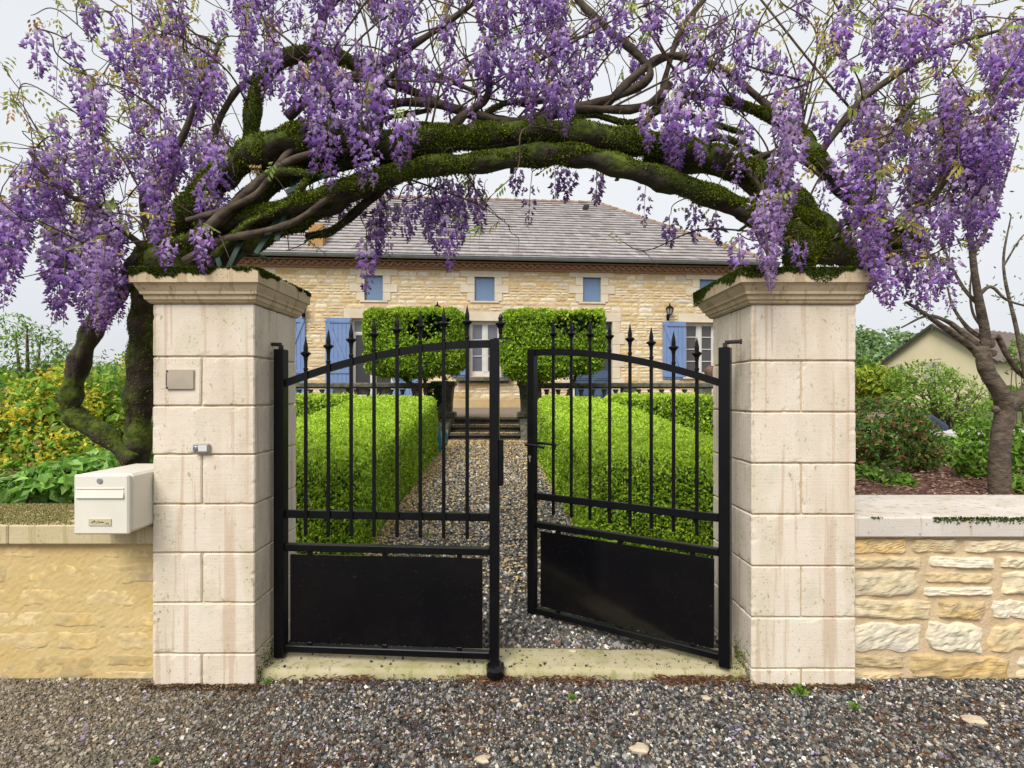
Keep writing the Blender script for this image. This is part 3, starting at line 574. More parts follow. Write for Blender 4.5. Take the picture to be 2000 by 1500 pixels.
# dressed stone round the openings, collected so that the rubble leaves room for it
dress = []; SUR = []
def surround(o, jam, block, lint, sill, quoin=True):
    a, b, c, d = o; bx = [(a-block, b+block, -.022, .1, d, d+lint)]
    hgt = d-c
    if quoin:
        n = 3; hh = hgt/n
        for q in range(n):
            z1 = d-q*hh; w = block if q == 1 else jam
            if q == n-1: w = jam
            bx += [(a-w, a+.001, -.022, .1, z1-hh+.004, z1-.004), (b-.001, b+w, -.022, .1, z1-hh+.004, z1-.004)]
    if sill: bx.append((a-jam*.6, b+jam*.6, -.03, .1, c-.05, c))
    dress.extend((q[0]-.01, q[1]+.01, q[4]-.005, q[5]+.005) for q in bx)
    hb('stone_surround', bx, M['dressed'])
for o in UW: surround(o, .21, .40, .19, True)
def lintel(o, ext, h): q = (o[0]-ext, o[1]+ext, -.022, .1, o[3]+.002, o[3]+h); dress.append((q[0], q[1], q[4], q[5])); hb('lintel', [q], M['dressed'])
for o in (FD, LD, CW): lintel(o, .19, .25)
lintel(RW, .22, .24); lintel(DR, .24, .24)
bx = []
n = 7; hh = (DR[3]-.12)/n
for q in range(n):
    w = .36 if q % 2 else .22; bx += [(DR[1]-.001, DR[1]+w, -.022, .1, .12+q*hh+.004, .12+(q+1)*hh-.004), (DR[0]-w, DR[0]+.001, -.022, .1, .12+q*hh+.004, .12+(q+1)*hh-.004)]
dress.extend((q[0], q[1], q[4], q[5]) for q in bx); hb('door_quoin', bx[::2], M['dressed']); hb('door_quoin', bx[1::2], M['dressed'])
hb('window_sill', [(CW[0]-.38, CW[1]+.32, -.2, .1, CW[2]-.13, CW[2]-.03), (CW[0]-.28, CW[1]+.22, -.1, .1, CW[2]-.19, CW[2]-.131)], M['oldstone'])
hb('window_sill', [(RW[0]-.1, RW[1]+.1, -.08, .1, RW[2]-.09, RW[2])], M['dressed'])
hb('plinth', [(UL, UR, -.025, .02, -.5, .18)], mat('plinth_render', (.52, .38, .20), (.46, .33, .18), sc=4, rough=.95))
HP = [(.66, .54, .35), (.69, .59, .42), (.62, .47, .26), (.56, .39, .18), (.66, .59, .47), (.63, .50, .31)]
v, f, c = rubble(RNG(51), UL, UR, .18, ZT, OPEN+dress, (.06, .17), (.13, .46), .017, .012, (6, 5), HP, [5, 5, 4, 1.2, 3, 4], .007)
MB().add(v, f, col=c, smooth=True).build('stonework', M['stone'], house, local=True)
# cornice of scalloped tiles, gutter, roof
mb = MB(); mb.add(*boxg(UL-.02, UR+.02, -.10, .02, 3.80, 3.84, .004)); mb.add(*boxg(UL-.02, UR+.02, -.22, .02, 3.97, 4.01, .004))
u = UL; t = np.linspace(0, math.pi, 9)
while u < UR:
    o_ = np.stack([u+.105-.105*np.cos(t), np.full(9, -.20), 3.845+.115*np.sin(t)], 1); i_ = np.stack([u+.105-.075*np.cos(t), np.full(9, -.20), 3.845+.085*np.sin(t)], 1)
    bk = o_+[0, .2, 0]; ib = i_+[0, .2, 0]; Vv = np.concatenate([o_, i_, bk, ib]); Ff = []
    for q in range(8): Ff += [(q, q+1, 9+q+1, 9+q), (q, 18+q, 18+q+1, q+1), (9+q, 9+q+1, 27+q+1, 27+q)]
    mb.add(Vv, Ff); u += .21
mb.add([(UL, -.1, 3.84), (UR, -.1, 3.84), (UR, -.1, 3.97), (UL, -.1, 3.97)], [(0, 1, 2, 3)])
mb.build('cornice', M['terracotta'], house, local=True)
EV = .34; EZ = 4.06; a = np.linspace(math.pi, 2*math.pi, 8); mb = MB(); G = [(UL-EV, UR+EV)]
V = []
for u in (UL-EV-.05, UR+EV+.05):
    V += [(u, -EV-.07+.07*math.cos(q), EZ+.03+.085*math.sin(q)) for q in a]
mb.add(V, [(q, q+1, 8+q+1, 8+q) for q in range(7)], smooth=True); v, f = tubeg(np.array([[UL-EV-.05, -EV-.14, EZ+.03], [UR+EV+.05, -EV-.14, EZ+.03]]), .012, 6); mb.add(v, f); mb.build('gutter', M['zinc'], house, local=True)
RZ, INS = 7.35, 4.15; rl, rr_ = UL-EV+INS, UR+EV-INS; vm = DP/2
e = [(UL-EV, -EV, EZ), (UR+EV, -EV, EZ), (UR+EV, DP+EV, EZ), (UL-EV, DP+EV, EZ)]; r1, r2 = (rl, vm, RZ), (rr_, vm, RZ)
def tiled(A, B, Cc, D, rows, tw, mb, r):       # eave A->B, ridge D->Cc
    A, B, Cc, D = map(np.array, (A, B, Cc, D)); nrm = unit(np.cross(B-A, D-A)); Vs, Cs = [], []
    for q in range(rows):
        t0, t1 = q/rows, (q+1)/rows; L0, R0 = A+(D-A)*t0, B+(Cc-B)*t0; L1, R1 = A+(D-A)*t1, B+(Cc-B)*t1
        w = np.linalg.norm(R0-L0); n = max(1, int(round(w/tw))); ed = np.linspace(0, 1, n+1); off = (.5/n if q % 2 else 0)
        ed = np.clip(np.concatenate([[0], ed[1:-1]+off*.98, [1]]), 0, 1)
        for k in range(n):
            a, b = ed[k], ed[k+1]; g = .0018/max(w, .3); j = r.uniform(-.004, .006); lift = .038+j
            p0 = L0+(R0-L0)*(a+g); p1 = L0+(R0-L0)*(b-g); w1 = np.linalg.norm(R1-L1)+1e-6
            p3 = L1+(R1-L1)*(a+g); p2 = L1+(R1-L1)*(b-g); dn = (L0-L1)*.06
            Vs.append([p0+dn+nrm*lift, p1+dn+nrm*lift, p2+nrm*.004, p3+nrm*.004, p0+dn+nrm*(lift-.024), p1+dn+nrm*(lift-.024)])
            Cs.append(rcol(r, 1, [(.34, .315, .315), (.32, .29, .285), (.365, .34, .335), (.275, .24, .23), (.335, .295, .275)], [5, 4, 4, 1, 2], .05)[0])
    Vs = np.array(Vs); n = len(Vs); b = np.arange(n)[:, None]*6
    mb.add(Vs.reshape(-1, 3), np.concatenate([b+np.array([[0, 1, 2, 3]]), b+np.array([[4, 5, 1, 0]])]), col=np.repeat(np.array(Cs), 6, 0))
r = RNG(61); mb = MB()
mb.add([*e, r1, r2], [(0, 1, 5, 4), (1, 2, 5), (2, 3, 4, 5), (3, 0, 4), (3, 2, 1, 0)], col=(.05, .04, .038))
tiled(e[0], e[1], r2, r1, 23, .27, mb, r); tiled(e[1], e[2], r2, r2, 21, .27, mb, r); tiled(e[3], e[0], r1, r1, 21, .27, mb, r)
roof = mb.build('roof', M['tile'], house, local=True)
mb = MB()
for (p, q) in ((r1, r2), (e[1], r2), (e[0], r1)):
    p, q = np.array(p), np.array(q); n = int(np.linalg.norm(q-p)/.33)
    for k in range(n):
        s0, s1 = p+(q-p)*k/n, p+(q-p)*(k+1.08)/n; v, f = tubeg(np.array([s0+[0, 0, .015], s1+[0, 0, .0]]), [.085, .072], 8); mb.add(v, f, col=rcol(r, 1, [(.30, .21, .15), (.25, .17, .12)], [1, 1])[0])
mb.build('ridge_tiles', M['tile'], roof, local=True)
v, f = latheg([(0, .10), (.05, .10), (.08, .05), (.16, .045), (.2, .08), (.26, .1), (.31, .07), (.34, .03), (.4, .05), (.44, .035), (.5, .008)], (rr_-.03, vm, RZ+.02), 10)
MB().add(v, f, smooth=True).build('finial', M['oldstone'], roof, local=True)
for (px, py) in ((1144, 406), (1224, 461), (775, 402)):           # small vent tiles
    k = (px-1000)/FPX; zz = EYE-(py-HY)/FPX*17.2-HZ; fr = (zz-EZ)/(RZ-EZ); vv = -EV+(vm+EV)*fr; u = (k*(HC[1]+vv*ca)-HC[0]+vv*sa)/(ca-k*sa); zz = EZ+(EYE-(py-HY)/FPX*(HC[1]+u*sa+vv*ca)-HZ-EZ)
    hb('vent_tile', [(u-.09, u+.09, vv-.14, vv+.1, zz-.04, zz+.05)], M['dark'], roof)
# chimney on the front slope
u0, _ = Fc(602); u1, _ = Fc(624); fr = .1
ch = hb('chimney', [(u0-.05, u1+.05, .15, .7, 4.3, 5.05)], mat('ochre_brick', (.42, .25, .10), (.36, .2, .08), sc=9, rough=.9), roof)
# windows, doors, shutters
for k, o in enumerate(UW): hb('window_shutter', [(o[0], o[1], .055, .08, o[2], o[3])], mat('blue_screen', (.14, .21, .33), (.16, .235, .36), sc=30, rough=.6) if k == 0 else bpy.data.materials['blue_screen'])
def casement(o, cols, rows, v0=.14, pane=(.055, .06, .07), transom=None, curtain=False, name='window', low=0.0):
    a, b, c, d = o; fr = .055; bx = [(a, a+fr, v0, v0+.06, c, d), (b-fr, b, v0, v0+.06, c, d), (a+fr, b-fr, v0, v0+.06, d-fr, d), (a+fr, b-fr, v0, v0+.06, c, c+fr+low)]
    m = (a+b)/2; top = d-fr
    if transom: bx.append((a+fr, b-fr, v0-.003, v0+.063, transom, transom+.06)); top = transom
    bx.append((m-.055, m+.055, v0-.006, v0+.066, c+fr+low, top))
    w = hb(name, bx, M['white'], b=.003); pn = MB(); bars = []
    for h in (0, 1):
        x0, x1 = (a+fr, m-.055) if h == 0 else (m+.055, b-fr); z0, z1 = c+fr+low, top
        bars += [(x0, x0+.03, v0+.006, v0+.05, z0, z1), (x1-.03, x1, v0+.006, v0+.05, z0, z1), (x0+.03, x1-.03, v0+.006, v0+.05, z1-.03, z1), (x0+.03, x1-.03, v0+.006, v0+.05, z0, z0+.03)]
        for q in range(1, rows): zz = z0+(z1-z0)*q/rows; bars.append((x0+.03, x1-.03, v0+.01, v0+.04, zz-.012, zz+.012))
        z2 = z1
        pn.add([(x0, v0+.035, z0), (x1, v0+.035, z0), (x1, v0+.035, z2), (x0, v0+.035, z2)], [(0, 1, 2, 3)], col=pane)
    if transom: pn.add([(a+fr, v0+.035, transom+.06), (b-fr, v0+.035, transom+.06), (b-fr, v0+.035, d-fr), (a+fr, v0+.035, d-fr)], [(0, 1, 2, 3)], col=(.12, .125, .13))
    hb('sash', bars, M['white'], w, .002); pn.build('pane', M['glass'], w, local=True)
casement(CW, 2, 3, pane=(.13, .13, .16), low=.06); casement(RW, 2, 4, pane=(.06, .055, .055), low=.02)
casement(FD, 2, 1, pane=(.03, .027, .025), transom=FD[3]-.42, name='french_door', low=.1); casement(LD, 2, 1, pane=(.03, .027, .025), transom=LD[3]-.42, name='french_door', low=.1)
def shutter(u0, u1, z0, z1, flip=False, brace=True):
    bx = []; n = max(3, int(round((u1-u0)/.11)))
    for k in range(n): bx.append((u0+(u1-u0)*k/n+.002, u0+(u1-u0)*(k+1)/n-.002, -.062, -.035, z0, z1))
    bx += [(u0+.01, u1-.01, -.085, -.0625, z1-.14, z1-.05), (u0+.01, u1-.01, -.085, -.0625, z0+.05, z0+.14)]
    H = z1-z0; sp = [(z0+.14, z1-.14)]
    if H > 1.9: zm = z0+.36*H; bx.append((u0+.01, u1-.01, -.085, -.0625, zm-.045, zm+.045)); sp = [(z0+.14, zm-.045), (zm+.045, z1-.14)]
    mb = MB()
    for q in bx: mb.add(*boxg(*q, .004))
    for (c, d) in sp:
        xa, xb = (u0+.03, u1-.03) if not flip else (u1-.03, u0+.03); w = .09 if not flip else -.09
        V = [(xa, -.083, d), (xa+w, -.083, d), (xb, -.083, c), (xb-w, -.083, c), (xa, -.0625, d), (xa+w, -.0625, d), (xb, -.0625, c), (xb-w, -.0625, c)]
        mb.add(V, [(0, 3, 2, 1) if not flip else (0, 1, 2, 3), (0, 4, 7, 3), (1, 2, 6, 5), (0, 1, 5, 4), (3, 7, 6, 2)])
    for z in (z1-.095, z0+.095): mb.add(*boxg(u0+(0 if flip else -.03), u0+.2, -.09, -.0855, z-.012, z+.012, .002), col=(0, 0, 0))
    mb.build('shutter', M['blue'], house, local=True)
wS = .68
shutter(FD[0]-wS, FD[0]-.01, .1, FD[3]); shutter(FD[1]+.01, FD[1]+wS, .1, FD[3], True); shutter(LD[1]+.01, LD[1]+wS, .1, LD[3], True); shutter(LD[0]-wS, LD[0]-.01, .1, LD[3])
shutter(CW[0]-.5, CW[0]-.01, CW[2]-.02, CW[3]); shutter(CW[1]+.01, CW[1]+.42, CW[2]-.02, CW[3], True); shutter(RW[0]-.70, RW[0]-.01, RW[2]-.09, RW[3]+.01); shutter(RW[1]+.01, RW[1]+.70, RW[2]-.09, RW[3]+.01, True)
a, b, c, d = DR; fd = hb('front_door', [(a, b, .12, .17, c, d)], mat('door_blue', (.055, .085, .15), (.065, .1, .17), sc=6, rough=.5)); dbl = []
for h in (0, 1):
    x0, x1 = (a+.06, (a+b)/2-.04) if h == 0 else ((a+b)/2+.04, b-.06)
    for (z0, z1) in ((c+.12, c+.5), (c+.6, c+.78)): dbl += [(x0, x1, .10, .1195, z0, z1), (x0+.06, x1-.06, .085, .0995, z0+.05, z1-.05)]
hb('door_panel', dbl, bpy.data.materials['door_blue'], fd); mb = MB()
for h in (0, 1):
    x0, x1 = (a+.06, (a+b)/2-.04) if h == 0 else ((a+b)/2+.04, b-.06); mb.add(*boxg(x0, x1, .112, .1195, c+.9, d-.1, .003), col=(.03, .03, .033))
mb.build('door_glass', M['glass'], fd, local=True)
# wall lanterns
lantern_first = None
for px, py, lab in ((1304, 606, 'black wall lantern on the stonework above the right blue shutter'), (855, 604, 'black wall lantern half hidden behind the left clipped tree crown'), (594, 604, 'black wall lantern just right of the left pillar cap')):
    u, z = Fc(px, py); x = HC[0]+u*ca; y = HC[1]+u*sa; lt = thing('wall_lantern', lab, 'lantern', (x, y, HZ+z), 'lanterns on the house front', HA)
    mb = MB(); v, f = latheg([(-.16, .035), (-.15, .05), (-.14, .06)], (0, -.17, 0), 6); mb.add(v, f); v, f = latheg([(.02, .125), (.035, .12), (.08, .07), (.1, .03), (.14, .02), (.155, .028), (.18, .004)], (0, -.17, 0), 6); mb.add(v, f)
    for q in range(6): t = q*math.pi/3; v, f = tubeg(np.array([[.058*math.cos(t), -.17+.058*math.sin(t), -.14], [.115*math.cos(t), -.17+.115*math.sin(t), .02]]), .009, 5); mb.add(v, f)
    mb.build('lantern_frame', M['paint'], lt, local=True); v, f = latheg([(-.139, .05), (.019, .102)], (0, -.17, 0), 6); MB().add(v, f, col=(.30, .31, .31)).build('lantern_glass', M['glass'], lt, local=True)
    mb = MB(); v, f = tubeg(spline([[0, -.01, -.22], [0, -.06, -.26], [0, -.17, -.22], [0, -.17, -.15]], 5), .012, 6); mb.add(v, f); mb.add(*boxg(-.04, .04, -.024, -.001, -.30, -.12, .005)); mb.build('bracket', M['paint'], lt, local=True)
# ------------------------------------------------------------------ terrace edge: steps, piers, balustrades
M['slab'] = mat('step_stone', (.11, .095, .075), (.06, .055, .045), sc=8, rough=.95, bump=.6, bsc=40)
st = thing('garden_steps', 'three worn dark stone steps climbing to the terrace between the piers', 'steps', (-.52, 10.4, .58)); hw = .66
for k in range(3):
    y0 = 10.05+k*.36; z1 = .585+(k+1)*.135
    mb = MB(); mb.add(*boxg(-.52-hw-.12+.05*k, -.52+hw+.1, y0, 11.4, z1-.05, z1, .02)); mb.add(*boxg(-.52-hw, -.52+hw, y0+.05, 11.4, .3, z1-.051, .004)); mb.build('step', M['slab'], st)
rb = RNG(71); n = 2200; k = rb.integers(0, 3, n); Yb = 10.07+k*.36+rb.random(n)*.32; Zb = .585+(k+1)*.135+.012; Xb = rb.uniform(-.52-hw, -.52+hw, n)
n2 = 160; Yb = np.r_[Yb, rb.uniform(11.2, 13.5, n2)]; Xb = np.r_[Xb, rb.uniform(-1.2, .3, n2)]; Zb = np.r_[Zb, np.maximum(gz(Xb[-n2:], Yb[-n2:]), .99)+.01]
v, f, c = flat_bits(rb, Xb, Yb, Zb, rb.uniform(.03, .06, len(Xb)), rb.uniform(.015, .03, len(Xb)), [(.55, .42, .2), (.62, .5, .3), (.4, .26, .1)], [4, 3, 2], .3)
MB().add(v, f, col=c).build('step_leaves', M['soft'], kind='stuff')
def pier(x, label):
    p = thing('stone_pier', label, 'pier', (x, 10.75, .6))
    def sq(prof, dx=0, dy=0):
        V = [(x+sx*r_+dx, 10.75+sy*r_*1.1+dy, z) for z, r_ in prof for sx, sy in ((-1, -1), (1, -1), (1, 1), (-1, 1))]; n = len(prof)
        return V, [(4*q+t, 4*q+(t+1) % 4, 4*q+4+(t+1) % 4, 4*q+4+t) for q in range(n-1) for t in range(4)]+[tuple(range(4*n-4, 4*n))]
    MB().add(*sq([(.3, .20), (1.0, .20), (1.02, .23), (1.10, .23), (1.12, .165)])).build('base', M['oldstone'], p)
    MB().add(*sq([(1.12, .155), (1.3, .16), (1.58, .185), (1.64, .205)])).build('shaft', M['oldstone'], p)
    MB().add(*sq([(1.64, .21), (1.65, .235), (1.72, .235), (1.73, .215)])).build('capstone', M['oldstone'], p)
    # scrolled cheek stone beside the steps
    s = 1 if x < -.5 else -1; t = np.linspace(0, math.pi*.5, 8); prof = [(10.55-.62*math.sin(q), .98-.42*(1-math.cos(q))) for q in t]
    V = []
    for xx in (x-.17, x+.17): V += [(xx, yy, zz) for yy, zz in prof]+[(xx, prof[-1][0], .45), (xx, 10.6, .45)]
    n = len(prof)+2; F = [tuple(range(n))[::-1], tuple(range(n, 2*n))]+[(q, (q+1) % n, n+(q+1) % n, n+q) for q in range(n)]
    MB().add(V, F).build('scroll_cheek', M['oldstone'], p)
pier(-1.37, 'lichen dark stone pier left of the garden steps'); pier(.33, 'lichen dark stone pier right of the garden steps')
BAL = [(0, .055), (.03, .055), (.035, .04), (.06, .035), (.10, .055), (.17, .07), (.23, .06), (.32, .034), (.40, .03), (.43, .045), (.45, .036), (.48, .055), (.51, .055)]
def balustrade(x0, x1, label, posts):
    root = thing('balustrade', label, 'balustrade', ((x0+x1)/2, 10.75, .95))
    MB().add(*boxg(x0, x1, 10.6, 10.9, .3, 1.06, .01)).build('base_wall', M['oldstone'], root)
    MB().add(*boxg(x0, x1, 10.64, 10.86, 1.585, 1.60, .004)).add(*boxg(x0, x1, 10.60, 10.90, 1.60, 1.70, .02)).build('handrail', M['oldstone'], root)
    for p in posts: MB().add(*boxg(p-.14, p+.14, 10.63, 10.87, 1.06, 1.585, .008)).build('post', M['oldstone'], root)
    v, f = latheg([(a+1.06, b) for a, b in BAL], (0, 0, 0), 10); x = x0+.14; first = None
    while x < x1-.08:
        if all(abs(x-p) > .2 for p in posts):
            if first is None: first = MB().add(v+[0, 10.75, 0], f, smooth=True).build('baluster', M['oldstone'], root); o = first; first.location.x += x; dx0 = x
            else: o = first.copy(); C.objects.link(o); o.parent = root; o.location.x = first.location.x+(x-dx0)
        x += .232
balustrade(-5.6, -1.6, 'old stone balustrade left of the steps behind the left hedge', [-3.45]); balustrade(.56, 4.9, 'old stone balustrade right of the steps behind the right hedge', [2.35, 3.85])
MB().add([(-10, 10.9, .3), (9, 10.9, .3), (9, 10.9, 1.0), (-10, 10.9, 1.0), (9, 16, 1.12), (-10, 16, 1.12)], [(0, 1, 2, 3), (3, 2, 4, 5)], col=(.21, .17, .13)).build('terrace', M['ground'], kind='structure')
p = P(1388, 748, 10.75); p[2] = 1.70; v, f = latheg([(0, .10), (.03, .10), (.05, .06), (.08, .07), (.2, .125), (.27, .13), (.29, .10), (.33, .06), (.35, .03)], p, 12); o = MB().add(v-p, f, smooth=True).build('stone_urn', mat('brown_urn', (.16, .10, .07), (.11, .07, .05), sc=15, rough=.9)); o.location = p
tag(o, 'small brown urn on the balustrade rail beside the right pillar', 'urn')
p = np.array([-1.27, 8.75, .47]); v, f = latheg([(0, .085), (.02, .1), (.2, .12), (.36, .10), (.46, .06), (.56, .035), (.60, .032)], (0, 0, 0), 16); tp = thing('watering_can', 'teal plastic can standing where the left hedge ends near the steps', 'can', tuple(p))
TE = mat('teal_plastic', (.01, .13, .16), (.012, .16, .19), sc=6, rough=.35); MB().add(v+p, f, smooth=True).build('body', TE, tp); v, f = tubeg(spline([[.1, 0, .1], [.2, 0, .2], [.18, 0, .38], [.08, 0, .42]], 6)+p, .014, 8); MB().add(v, f, smooth=True).build('handle', TE, tp)
# ------------------------------------------------------------------ neighbour's house and other distant things
nb = thing('gable_house', 'cream rendered house with brown corrugated roof far right behind the bare tree', 'house', (26, 31, -.6))
c0, c1 = np.array([23.7, 34.0]), np.array([26.2, 29.0]); g = c1-c0; ln = np.linalg.norm(g); g /= ln; lo = np.array([g[1]*-1, g[0]]); lo = lo if lo[1] > 0 else -lo; ez, rz = 3.45, 5.55; LG = 16
def G3(s, t, z): q = c0+g*s+lo*t; return (q[0], q[1], z)
MB().add([G3(0, 0, -1), G3(ln, 0, -1), G3(ln, 0, ez), G3(ln/2, 0, rz), G3(0, 0, ez), G3(ln, LG, -1), G3(ln, LG, ez), G3(0, LG, -1), G3(0, LG, ez)], [(0, 1, 2, 3, 4), (1, 5, 6, 2), (7, 0, 4, 8)]).build('wall', mat('cream_render', (.62, .54, .36), (.58, .5, .33), sc=1, rough=.9), nb)
mb = MB(); n = 90; ov = .35
for sgn in (0, 1):
    V = []; eu = -ov if sgn == 0 else ln+ov; ezz = ez-ov*(rz-ez)/(ln/2)
    for q in range(n+1):
        t = -ov+(LG+2*ov)*q/n; w = .05*math.sin(q*1.57*1); V += [G3(eu, t, ezz+.06+w), G3(ln/2, t, rz+.06+w)]
    mb.add(V, [(2*q, 2*q+1, 2*q+3, 2*q+2) for q in range(n)], col=(.15, .115, .10))
    mb.add([G3(eu, -ov, ezz+.06), G3(ln/2, -ov, rz+.06), G3(ln/2, -ov, rz-.14), G3(eu, -ov, ezz-.14)], [(0, 1, 2, 3)], col=(.045, .04, .04))
mb.build('roof', M['tile'], nb)
q0 = ln*.42; MB().add([G3(q0, -.02, 2.0), G3(q0+.7, -.02, 2.0), G3(q0+.7, -.02, 3.4), G3(q0, -.02, 3.4)], [(0, 1, 2, 3)]).build('window', mat('pale_shutter', (.42, .36, .32), rough=.7), nb)
lw = thing('garden_wall', 'low garden wall topped with pale broken slabs behind the right shrubs', 'wall', (5.3, 6.9, .75)); r = RNG(77)
MB().add(*boxg(4.6, 7.4, 6.75, 7.05, .4, .93, .02)).build('base', M['oldstone'], lw); x = 4.6; mb = MB()
while x < 7.3:
    w = r.uniform(.25, .5); v, f = boxg(x, x+w-.015, 6.68+r.uniform(-.05, .05), 7.12, .932, .985+r.uniform(0, .03), .012); v[:, 2] += (v[:, 2] > .95)*vn(v, 6, 3)*.012; mb.add(v, f); x += w
mb.build('capstone', mat('pale_slab', (.62, .60, .58), (.5, .48, .46), sc=9, rough=.8, bump=.5, bsc=30), lw)
p = P(1827, 833, 6.85); v, f = tubeg(spline([[-.12, 0, .09], [-.04, 0, .06], [.12, 0, -.05]], 6)+[0, 0, .02], .055, 10); o = MB().add(v, f, smooth=True).build('water_pipe', mat('navy_plastic', (.035, .05, .09), rough=.5)); o.location = (p[0], p[1], p[2]); tag(o, 'thick dark blue pipe end lying on the pale wall slabs', 'pipe')
lw2 = thing('boundary_wall', 'bit of low grey wall at the far left edge behind the yellow flowers', 'wall', (-9, 9, .9)); MB().add(*boxg(-10.6, -8.0, 8.9, 9.2, .3, .98, .01)).build('base', M['oldstone'], lw2); MB().add(*boxg(-10.6, -7.95, 8.85, 9.25, .982, 1.05, .01)).build('coping', M['dressed'], lw2)
# ------------------------------------------------------------------ hedges and clipped trees
LIME = [(.52, .72, .045), (.42, .62, .04), (.28, .46, .03), (.15, .27, .02), (.62, .75, .14)]
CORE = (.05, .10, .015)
def round_poly(pts, rad, step=.02):
    pts = [np.array(p, float) for p in pts]; out = []; n = len(pts)
    for k in range(n):
        a, b, c = pts[k-1], pts[k], pts[(k+1) % n]; rd = rad[k] if hasattr(rad, '__len__') else rad
        p, q = b+unit(a-b)*rd, b+unit(c-b)*rd; t = np.linspace(0, 1, 9)[:, None]; out.append((1-t)**2*p+2*t*(1-t)*b+t*t*q)
    P_ = np.concatenate(out+[out[0][:1]]); d = np.r_[0, np.cumsum(np.linalg.norm(np.diff(P_, axis=0), axis=1))]; s = np.arange(0, d[-1], step)
    return np.stack([np.interp(s, d, P_[:, 0]), np.interp(s, d, P_[:, 1])], 1)
def inside(poly, Q):
    x, y = Q[:, 0][:, None], Q[:, 1][:, None]; a = poly; b = np.roll(poly, -1, 0)
    c = ((a[:, 1] > y) != (b[:, 1] > y)) & (x < (b[:, 0]-a[:, 0])*(y-a[:, 1])/(b[:, 1]-a[:, 1]+1e-12)+a[:, 0]); return c.sum(1) % 2 == 1
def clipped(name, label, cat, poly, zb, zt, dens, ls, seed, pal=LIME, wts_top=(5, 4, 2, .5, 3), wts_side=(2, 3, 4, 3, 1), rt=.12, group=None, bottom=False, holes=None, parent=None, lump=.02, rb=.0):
    """leafy clipped mass on a plan polygon; zb, zt are functions of (x, y)"""
    r = RNG(seed); nb = len(poly); cen = poly.mean(0); tang = unit(np.roll(poly, -1, 0)-np.roll(poly, 1, 0)); nrm2 = np.stack([tang[:, 1], -tang[:, 0]], 1)
    if ((poly-cen)*nrm2).sum() < 0: nrm2 = -nrm2
    per = nb*.02; zbv, ztv = zb(poly[:, 0], poly[:, 1]), zt(poly[:, 0], poly[:, 1]); ar = per*(ztv-zbv).mean(); ns = int(ar*dens)
    k = r.integers(0, nb, ns); v = r.random(ns); h = ztv[k]-zbv[k]; d_t = (1-v)*h; d_b = v*h
    ins = np.where(d_t < rt, rt-np.sqrt(np.maximum(rt**2-(rt-d_t)**2, 0)), 0)
    if rb: ins = ins+np.where(d_b < rb, rb-np.sqrt(np.maximum(rb**2-(rb-d_b)**2, 0)), 0)
    Ps = np.stack([*(poly[k]-nrm2[k]*ins[:, None]).T, zbv[k]+v*h], 1); kt = np.clip(1-d_t/rt, 0, 1); Ns = np.stack([*(nrm2[k]*(1-.8*kt)[:, None]).T, .15+kt], 1)
    lo, hi = poly.min(0), poly.max(0); nt_ = int((hi-lo).prod()*dens); Q = r.uniform(lo, hi, (nt_, 2)); Q = Q[inside(poly, Q)]
    dd = np.full(len(Q), 9.)
    for s in range(0, len(Q), 4000): dd[s:s+4000] = np.sqrt(((Q[s:s+4000, None]-poly[None, ::3])**2).sum(-1)).min(1)
    e = np.clip(dd, 0, rt); dz = rt-np.sqrt(np.maximum(rt**2-(rt-e)**2, 0)); Pt = np.stack([Q[:, 0], Q[:, 1], zt(Q[:, 0], Q[:, 1])-dz], 1); Nt = np.tile((0, 0, 1.), (len(Q), 1))
    top = np.r_[np.zeros(ns), np.ones(len(Q))]
    if bottom: Pb = np.stack([Q[:, 0], Q[:, 1], zb(Q[:, 0], Q[:, 1])+np.clip(rb-e, 0, 9)*.6-abs(r.normal(0, .05, len(Q)))], 1); Ps = np.concatenate([Ps, Pb]); Ns = np.concatenate([Ns, -Nt]); top = np.r_[np.zeros(ns+len(Q)), np.ones(len(Q))]
    Pa = np.concatenate([Ps, Pt]); Na = unit(np.concatenate([Ns, Nt])); top = np.maximum(top, np.r_[kt, np.zeros(len(Pa)-ns)])
    n1 = vn(Pa, 5, seed); n2 = vn(Pa, 17, seed+3); Pa = Pa+Na*(lump*(n1+.7*n2)+r.normal(0, .012, len(Pa))-.004)[:, None]
    keep = (r.random(len(Pa)) < .92+.25*n2)
    if holes is not None: keep &= ~holes(Pa, r)
    Pa, Na, top, n1 = Pa[keep], Na[keep], top[keep], n1[keep]; n = len(Pa)
    d = unit(Na*.7+rsph(r, n)*.9+np.array([0, 0, .35])); nr = unit(Na+rsph(r, n)*.7)
    lsz = ls*r.uniform(.7, 1.35, n); V, F = leafg(Pa, d, nr, lsz, lsz*.55, .2)
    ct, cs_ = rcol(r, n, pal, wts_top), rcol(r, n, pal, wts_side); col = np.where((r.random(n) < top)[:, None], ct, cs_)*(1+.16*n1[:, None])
    mb = MB(); mb.add(V, F, col=np.repeat(np.clip(col, .01, 1), 4, 0))
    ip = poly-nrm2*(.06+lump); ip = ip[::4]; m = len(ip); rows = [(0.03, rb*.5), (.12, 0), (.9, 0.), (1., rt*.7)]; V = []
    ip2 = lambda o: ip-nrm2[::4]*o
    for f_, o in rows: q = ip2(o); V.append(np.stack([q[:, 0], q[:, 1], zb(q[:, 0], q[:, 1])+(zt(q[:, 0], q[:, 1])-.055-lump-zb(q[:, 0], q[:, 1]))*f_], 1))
    F = [(q*m+t, q*m+(t+1) % m, q*m+m+(t+1) % m, q*m+m+t) for q in range(3) for t in range(m)]+[tuple(range(3*m, 4*m)), tuple(range(m))[::-1]]
